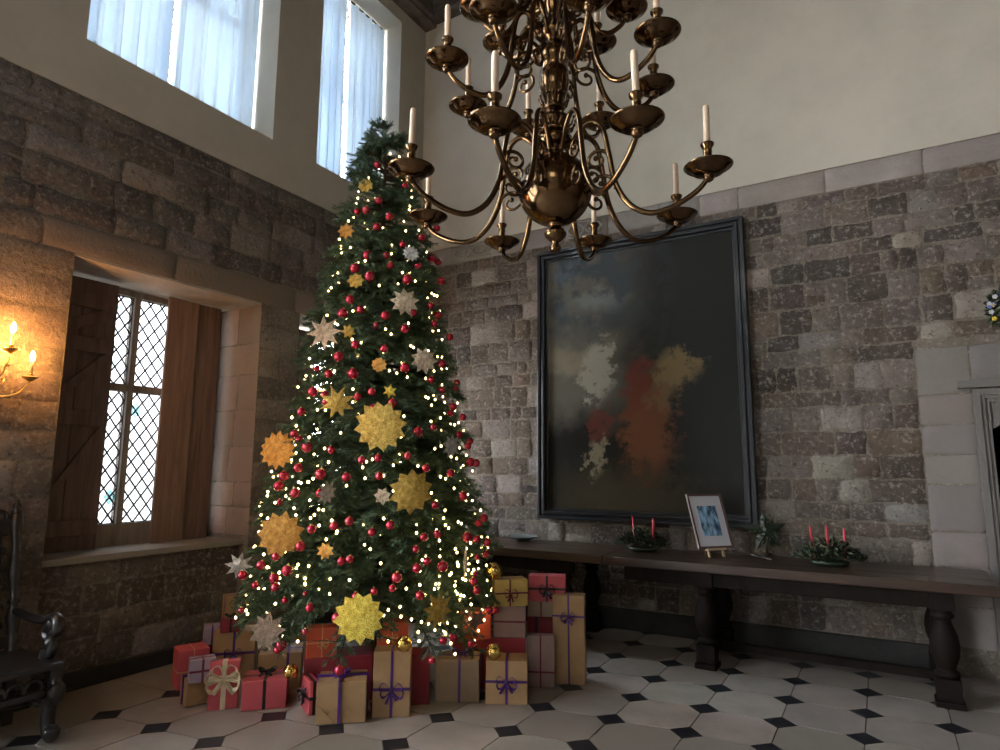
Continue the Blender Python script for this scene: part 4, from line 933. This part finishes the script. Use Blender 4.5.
# baubles: place in the picture -> place on the tree
ball0 = None
def bauble(P, r, mt, label, group, k):
    b = MB(); b.sphere((0, 0, 0), 1., 0, 18, 12); c = MB(); c.lathe([(.26, .93), (.27, 1.0), (.22, 1.12), (.09, 1.15), (.05, 1.2), (.05, 1.3), (.001, 1.32)], 10)
    o = b.build('bauble', [M[mt]]); c.build('cap', [M['cap']], o); return tag(o, label, 'bauble', group)
for k, s in enumerate(BA.split()):
    x, y, r = (float(q) for q in s.split(',')); P = on_tree(x, y, 1.0); rr = px_size(P, r) * .93
    if ball0 is None: o = ball0 = bauble(P, rr, 'red_ball', 'small glossy red bauble hanging on the Christmas tree', 'red baubles on the Christmas tree', k)
    else: o = copy_tree(ball0)
    out = Vector((P.x - TX, P.y - TY, 0)).normalized() * rr * .5
    o.location = P + out; o.location.z = max(o.location.z, rr + .01); o.scale = (rr, rr, rr); o.rotation_euler = (rng.uniform(-.25, .25), rng.uniform(-.25, .25), rng.uniform(0, 6))

# glitter stars
def star(P, r, n, inner, mt, label, spin, tilt=(0, 0), name='star'):
    toC = (Vector(CAM) - P); toC.z *= .3; toC.normalize(); out = Vector((P.x - TX, P.y - TY, .15)).normalized(); nz_ = (toC * .7 + out * .5).normalized()
    rot = nz_.to_track_quat('Z', 'Y').to_matrix().to_4x4() @ Matrix.Rotation(tilt[0], 4, 'X') @ Matrix.Rotation(tilt[1], 4, 'Y') @ RZ(spin)
    s_ = MB(); vs = [(0, 0, r * .16)]; r_ = random.Random(int(P.x * 1e4))
    for i in range(2 * n):
        a = PI * i / n; q = r * (1 + r_.uniform(-.04, .04)) if i % 2 == 0 else r * inner; vs.append((q * math.cos(a), q * math.sin(a), 0 if i % 2 == 0 else r * .05))
    vs.append((0, 0, -r * .12)); L_ = len(vs) - 1; fs = []
    for i in range(2 * n): j = (i + 1) % (2 * n); fs += [(0, 1 + i, 1 + j), (L_, 1 + j, 1 + i)]
    s_.add(vs, fs); o = s_.build(name, [M[mt]]); o.matrix_world = Matrix.Translation(P + out * (r * .25 + .03)) @ rot
    return tag(o, label, 'star', 'glitter stars on the Christmas tree')
ST = [(368, 190, 8, 8, .78, 'g_gold', 'small gold glitter star beside the curtain at the tree top', .3, 0, 0), (350, 235, 9, 8, .66, 'g_orange', 'small tan star sticking out on the window side high on the tree', 0, 0, 0),
      (408, 257, 9, 12, .72, 'g_silver', 'round many-pointed silver star under the chandelier pans', .2, 0, 0), (402, 306, 15, 9, .62, 'g_pale', 'pale champagne star in the upper middle of the tree', .25, 0, 0),
      (358, 284, 8.5, 8, .72, 'g_gold', 'small dull gold star between red baubles high on the tree', .1, 0, 0), (330, 336, 18, 8, .50, 'g_pale', 'large eight-pointed champagne star in front of the dark corner window', .1, 0, 0),
      (351, 334, 8, 7, .55, 'g_gold', 'small gold star tucked right beside the large champagne star', .5, .3, .3), (420, 363, 14, 9, .66, 'g_pale', 'pale pinkish champagne star in the middle right of the tree', .0, 0, 0),
      (379, 367, 8, 10, .78, 'g_orange', 'little bright orange star at the middle of the tree', .1, 0, 0), (341, 405, 18, 8, .48, 'g_gold', 'pointed gold star with a red bauble hanging in front of it', .35, .4, .2),
      (389, 393, 7.5, 6, .5, 'g_yellow', 'tiny yellow-green star lit by fairy lights above the big gold star', .4, 0, 0), (380, 429, 26, 12, .76, 'g_gold', 'biggest gold glitter star at the centre of the tree', .15, 0, 0),
      (286, 452, 19, 14, .78, 'g_orange', 'round many-pointed orange gold star on the window side edge of the tree', .2, 0, 0), (330, 494, 13, 9, .6, 'g_silver', 'crumpled white silver star left of the tree centre', .2, .3, .9),
      (408, 493, 23, 10, .74, 'g_gold', 'big gold star leaning right below the biggest one', .3, .2, .2), (382, 497, 9, 7, .65, 'g_pale', 'small dull champagne star touching the leaning gold star', .3, 0, 0),
      (446, 448, 13, 9, .6, 'g_silver', 'grey silver star on the painting side of the tree', .1, .2, .5), (288, 535, 23, 11, .75, 'g_orange', 'large orange gold star low on the window side with baubles in front', .2, .2, .3),
      (328, 551, 9, 8, .62, 'g_orange', 'small orange star alone amid dark needles low on the tree', .39, 0, 0), (247, 566, 14, 8, .5, 'g_silver', 'silver white star at the lowest window side edge of the tree', .5, .3, .6),
      (274, 631, 19, 9, .62, 'g_brown', 'dull brown star hanging over the kraft presents', .1, 0, 0), (360, 617, 25, 12, .78, 'g_yellow', 'large bright yellow gold star at the hem above the front presents', .1, 0, 0),
      (433, 610, 20, 8, .52, 'g_gold', 'spiky gold star at the hem on the table side', .55, .2, .5), (459, 562, 17, 8, .5, 'g_pale', 'champagne star seen almost edge-on, low on the table side', .6, .2, 1.25),
      (470, 620, 15, 7, .5, 'g_brown', 'bronze star drooping over the orange-red box at the table side hem', .3, .6, .3)]
for x, y, r, n, inner, mt, lb, sp_, t0, t1 in ST:
    P = on_tree(x, y, 1.0); star(P, px_size(P, r), n, inner, mt, lb, sp_, (t0, t1))

# ------------------------------------------------------------------ presents
tops = {}
def bow(mb, X, s, loops=4, tails=2, wdt=.02, seed=0):
    """ribbon bow in the local XY plane, knot at the origin, facing +Z"""
    r_ = random.Random(seed)
    angs = {2: (0.1, PI - .1), 4: (.45, PI - .45, -.35, PI + .35), 6: (.2, .9, PI - .9, PI - .2, -.5, PI + .5)}[loops]
    for a in angs:
        q = s * r_.uniform(.85, 1.1); pts = []; sd = []; rd = Vector((math.cos(a), math.sin(a), 0)); tg = Vector((-math.sin(a), math.cos(a), 0))
        for t in np.linspace(0, 1, 15):
            u = math.sin(PI * t) ** .8; v = math.sin(2 * PI * t) * .30
            p = rd * q * u + tg * q * v; pts.append((p.x, p.y, .010 + wdt * .45 + q * .22 * u)); sd.append(tuple(Vector((0, 0, 1)) * .8 + tg * .45 * (1 if t < .5 else -1) + rd * .25))
        mb.strip(pts, sd, [wdt * (.65 + .45 * math.sin(PI * t)) for t in np.linspace(0, 1, 15)], .0008, 0, X)
    for k in range(tails):
        a = -PI / 2 + (.45 if k % 2 else -.45) + r_.uniform(-.15, .15); q = s * r_.uniform(1.0, 1.35)
        pts = [(q * t * math.cos(a), q * t * math.sin(a), .005 + .018 * math.sin(PI * t)) for t in np.linspace(0, 1, 7)]; mb.strip(pts, (-math.sin(a), math.cos(a), 0), wdt, .0008, 0, X)
    mb.lathe([(.001, 0), (wdt * .55, .004), (wdt * .6, .012), (wdt * .3, .02), (.001, .021)], 10, 0, X)
def present(key, x0, x1, yt, yb, base, dep, yaw, pap, rib, style, bowat, label, bs=.075, rw=.018, vx=0., hz=.5, flaps=False, lean=0.):
    zb = 0. if base is None else tops[base]
    P = at((x0 + x1) / 2, yb, 2, zb); dpt = float((np.array(P) - CAM) @ F_); s = dpt / F_PX
    yw = math.radians(yaw); wd = (x1 - x0) * s; h = (yb - yt) * s * .99
    toC = Vector((CAM[0] - P.x, CAM[1] - P.y, 0)).normalized(); rz = math.atan2(toC.y, toC.x) + PI / 2 + yw
    if abs(yaw) > 3: wd = max(.05, (wd - dep * abs(math.sin(yw))) / math.cos(yw))
    fwd = Vector((math.sin(rz), -math.cos(rz), 0)); c = P - toC * (dep / 2 * math.cos(yw) + wd / 2 * abs(math.sin(yw)) * .5)
    t = thing('present', label, 'present', (c.x, c.y, zb + .0005), rz, 'wrapped presents piled under the tree'); tops[key] = zb + h + .001
    if lean: t.rotation_euler = (lean, 0, rz)
    a, b = wd / 2, dep / 2; w_ = MB(); w_.box(-a, a, -b, b, 0, h); w_.build('wrapping', [M[pap]], t, bevel=.005)
    if flaps:
        f = MB(); q = min(a, h / 2) * .95
        f.prism([(-a + .004, 0), (a - .004, 0), (0, q)], 0, .004, 0, T(0, -b, .003) @ RXm(PI / 2)); f.prism([(-a + .003, .002), (-a + q, .002), (-a + .003, q * 1.05)], .004, .008, 0, T(0, -b, .003) @ RXm(PI / 2)); f.prism([(a - .003, .002), (a - .003, q * 1.05), (a - q, .002)], .004, .008, 0, T(0, -b, .003) @ RXm(PI / 2))
        f.build('paper_flap', [M[pap]], t)
    if rib:
        r = MB(); e = .010 if flaps else .0016; hw = rw / 2; xx = vx * a
        if 'v' in style: r.box(xx - hw, xx + hw, -b - e, -b + .001, 0.001, h + e); r.box(xx - hw, xx + hw, b - .001, b + e, 0.001, h + e); r.box(xx - hw, xx + hw, -b - e, b + e, h - .001, h + e)
        if 'h' in style: zz = h * hz; r.box(-a - e, a + e, -b - e * 1.5, -b + .001, zz - hw, zz + hw); r.box(-a - e, a + e, b - .001, b + e, zz - hw, zz + hw); r.box(-a - e, -a + .001, -b, b, zz - hw, zz + hw); r.box(a - .001, a + e, -b, b, zz - hw, zz + hw)
        if 't' in style: r.box(-a - e, a + e, -hw, hw, h - .001, h + e * 1.5); r.box(-a - e, -a + .001, -hw, hw, 0.001, h + e); r.box(a - .001, a + e, -hw, hw, .001, h + e)
        r.build('ribbon', [M[rib]], t)
        if bowat:
            bw = MB()
            if bowat == 'front': X = T(xx, -b - .002, h * hz) @ RXm(PI / 2)
            elif bowat == 'top': X = T(xx, 0, h + .002)
            elif bowat == 'edge': X = T(xx, -b * .6, h + .002) @ RXm(.5)
            elif bowat == 'side': X = T(-a - .002, -b * .2, h * hz) @ RYm(-PI / 2) @ RZ(PI / 2)
            bow(bw, X, bs, 4 if bs < .09 else 6, 2, rw, len(tops)); bw.build('bow', [M[rib]], t)
    return t
PR_ = present
# left wing
PR_('crimson0', 199, 214, 645, 674, None, .16, 0, 'crimson', 'black_r', 'v', None, 'crimson box under the lilac parcel at the window side of the pile')
PR_('A', 172, 206, 652, 689, None, .20, 12, 'rose', 'gold_r', 'vh', None, 'rose red box tied with thin gold cord, outermost on the window side', rw=.006, hz=.45)
PR_('C', 180, 210, 680, 706, None, .17, 14, 'kraft', 'purple', 't', None, 'low brown kraft box with folded end, under the little lilac one', flaps=True)
PR_('B', 188, 214, 661, 683, 'C', .12, 6, 'lilac', 'crimson_r', 'vht', None, 'little lilac box with crimson cross ribbon, on the low kraft box', rw=.014)
PR_('D', 208, 237, 664, 710, None, .07, -4, 'rose', 'cream_r', 'vh', 'front', 'upright red box with a big cream satin bow', bs=.10, rw=.032, hz=.66)
PR_('E', 242, 288, 682, 710, None, .25, -5, 'rose', 'black_r', 'vt', 'top', 'low wide red box tied with black satin ribbon and top bow', rw=.02, bs=.06)
PR_('F', 212, 256, 634, 680, None, .22, -8, 'kraft', 'purple', 'vh', 'front', 'large kraft box with purple bow behind the cream-bowed one', hz=.55, bs=.07)
PR_('G', 203, 219, 627, 645, 'crimson0', .12, 4, 'lilac', 'purple', 'v', None, 'small lilac parcel on a crimson box at the window side', rw=.012)
PR_('H', 220, 239, 620, 633, 'F', .10, 6, 'crimson', 'black_r', 'vt', 'top', 'small crimson box with black ribbon on top of the large kraft box', bs=.04, rw=.014)
PR_('I0', 224, 258, 622, 666, None, .18, 0, 'kraft_dark', None, '', None, 'plain dull kraft box half hidden behind the purple-bowed kraft box')
PR_('I', 222, 250, 597, 620, 'I0', .16, 14, 'kraft', 'purple', 't', None, 'kraft box with purple ribbon, highest at the window side under low branches')
PR_('J', 258, 302, 655, 690, None, .26, -4, 'kraft', 'purple', 'vt', None, 'kraft box with purple ribbon behind the gold ball and the black-ribboned red box', vx=.35)
PR_('K', 300, 318, 684, 716, None, .20, 16, 'rose', 'black_r', 'vh', 'side', 'narrow red box with black cross ribbon and trailing bow, at the front', bs=.06, rw=.02)
PR_('L', 303, 371, 659, 703, None, .26, 0, 'crimson', None, '', None, 'wide plain dark red box under the gold-corded orange-red one')
PR_('M', 306, 336, 629, 658, 'L', .14, 3, 'orange_red', 'gold_r', 'vh', 'front', 'orange-red box with gold cord standing on the wide dark red one', rw=.006, bs=.04)
PR_('O', 317, 366, 684, 724, None, .24, -3, 'kraft', 'purple', 'vt', 'top', 'kraft box with triangular folded end and purple top bow, nearest the viewer', flaps=True, bs=.06, vx=-.08)
PR_('P', 372, 411, 654, 718, None, .15, -4, 'kraft', 'purple', 'vh', 'front', 'tall kraft box with a purple bow at the centre front', hz=.42, bs=.075)
PR_('Q', 374, 429, 657, 706, None, .18, 0, 'crimson', None, '', None, 'dark red box standing behind the tall purple-bowed kraft box')
PR_('N', 377, 408, 623, 654, 'Q', .14, -3, 'orange_red', 'gold_r', 'vh', 'front', 'orange-red box with gold cord, above the tall kraft box', rw=.006, bs=.04)
# table side
PR_('R', 435, 482, 662, 703, None, .22, -6, 'kraft_dark', 'purple', 'vt', 'top', 'square kraft box with purple bow on top, under the hem on the table side', bs=.06, vx=.1)
PR_('S', 486, 528, 663, 705, None, .20, -2, 'kraft', 'purple', 'vh', 'front', 'square kraft box with purple bow and a gold ball on it', hz=.52, bs=.07)
PR_('T', 452, 526, 640, 689, None, .24, 0, 'crimson', None, '', None, 'wide crimson box behind two square kraft boxes on the table side')
PR_('BB', 458, 491, 613, 640, 'T', .16, 5, 'orange_red', 'gold_r', 'v', None, 'orange-red box half under the bronze star on the table side', rw=.006)
PR_('U', 494, 526, 607, 638, 'T', .18, -3, 'mauve', 'crimson_r', 'h', None, 'mauve brown box with one crimson band, under the yellow-ended parcel', rw=.014)
PR_('V', 491, 528, 581, 607, 'U', .16, 12, 'gold_paper', 'crimson_r', 'vht', 'front', 'small yellow gold box with dark crimson bow, beneath a gold ball', bs=.05, rw=.012, vx=-.1)
PR_('Z', 527, 555, 638, 688, None, .09, -3, 'mauve', 'crimson_r', 'vh', None, 'upright mauve box with thin crimson cross ribbon beside the tallest kraft parcel', rw=.012, hz=.3)
PR_('Y', 527, 556, 617, 677, None, .17, -4, 'crimson', 'black_r', 'v', None, 'dark crimson box with black ribbon behind the upright mauve one', rw=.025, vx=-.3)
PR_('X', 528, 555, 602, 617, 'Y', .13, -3, 'kraft_dark', 'crimson_r', 'v', None, 'flat dull kraft box under the red black-bowed one', rw=.014)
PR_('W', 529, 566, 577, 602, 'X', .14, -3, 'rose', 'black_r', 'vh', 'front', 'bright red box with black bow on top of the table side stack', bs=.06, rw=.016)
PR_('AA', 553, 587, 598, 685, None, .12, -6, 'kraft', 'purple', 'vh', 'front', 'tallest kraft parcel with purple ribbon and bow, outermost on the table side', hz=.76, bs=.055, rw=.014)
# gold mirror balls resting on the boxes
def gold(px, py, r, base, label):
    zb = tops[base]; P = at(px, py, 2, zb + .056); rr = px_size(P, r); P = at(px, py, 2, zb + rr)
    o = bauble(P, rr, 'gold_ball', label, 'gold balls among the presents', 0); o.location = (P.x, P.y, zb + rr * .99 + .002); o.scale = (rr,) * 3; o.rotation_euler = (.5, .3, 0)
gold(290.5, 672, 7.5, 'E', 'gold mirror ball on the low red box with black ribbon'); gold(404, 644, 8, 'P', 'gold mirror ball on the tall kraft box beside the orange-red one')
gold(494, 571, 8, 'V', 'gold mirror ball on the yellow-ended box, highest of the gold balls'); gold(494, 652, 8, 'S', 'gold mirror ball on the square kraft box at the table side')
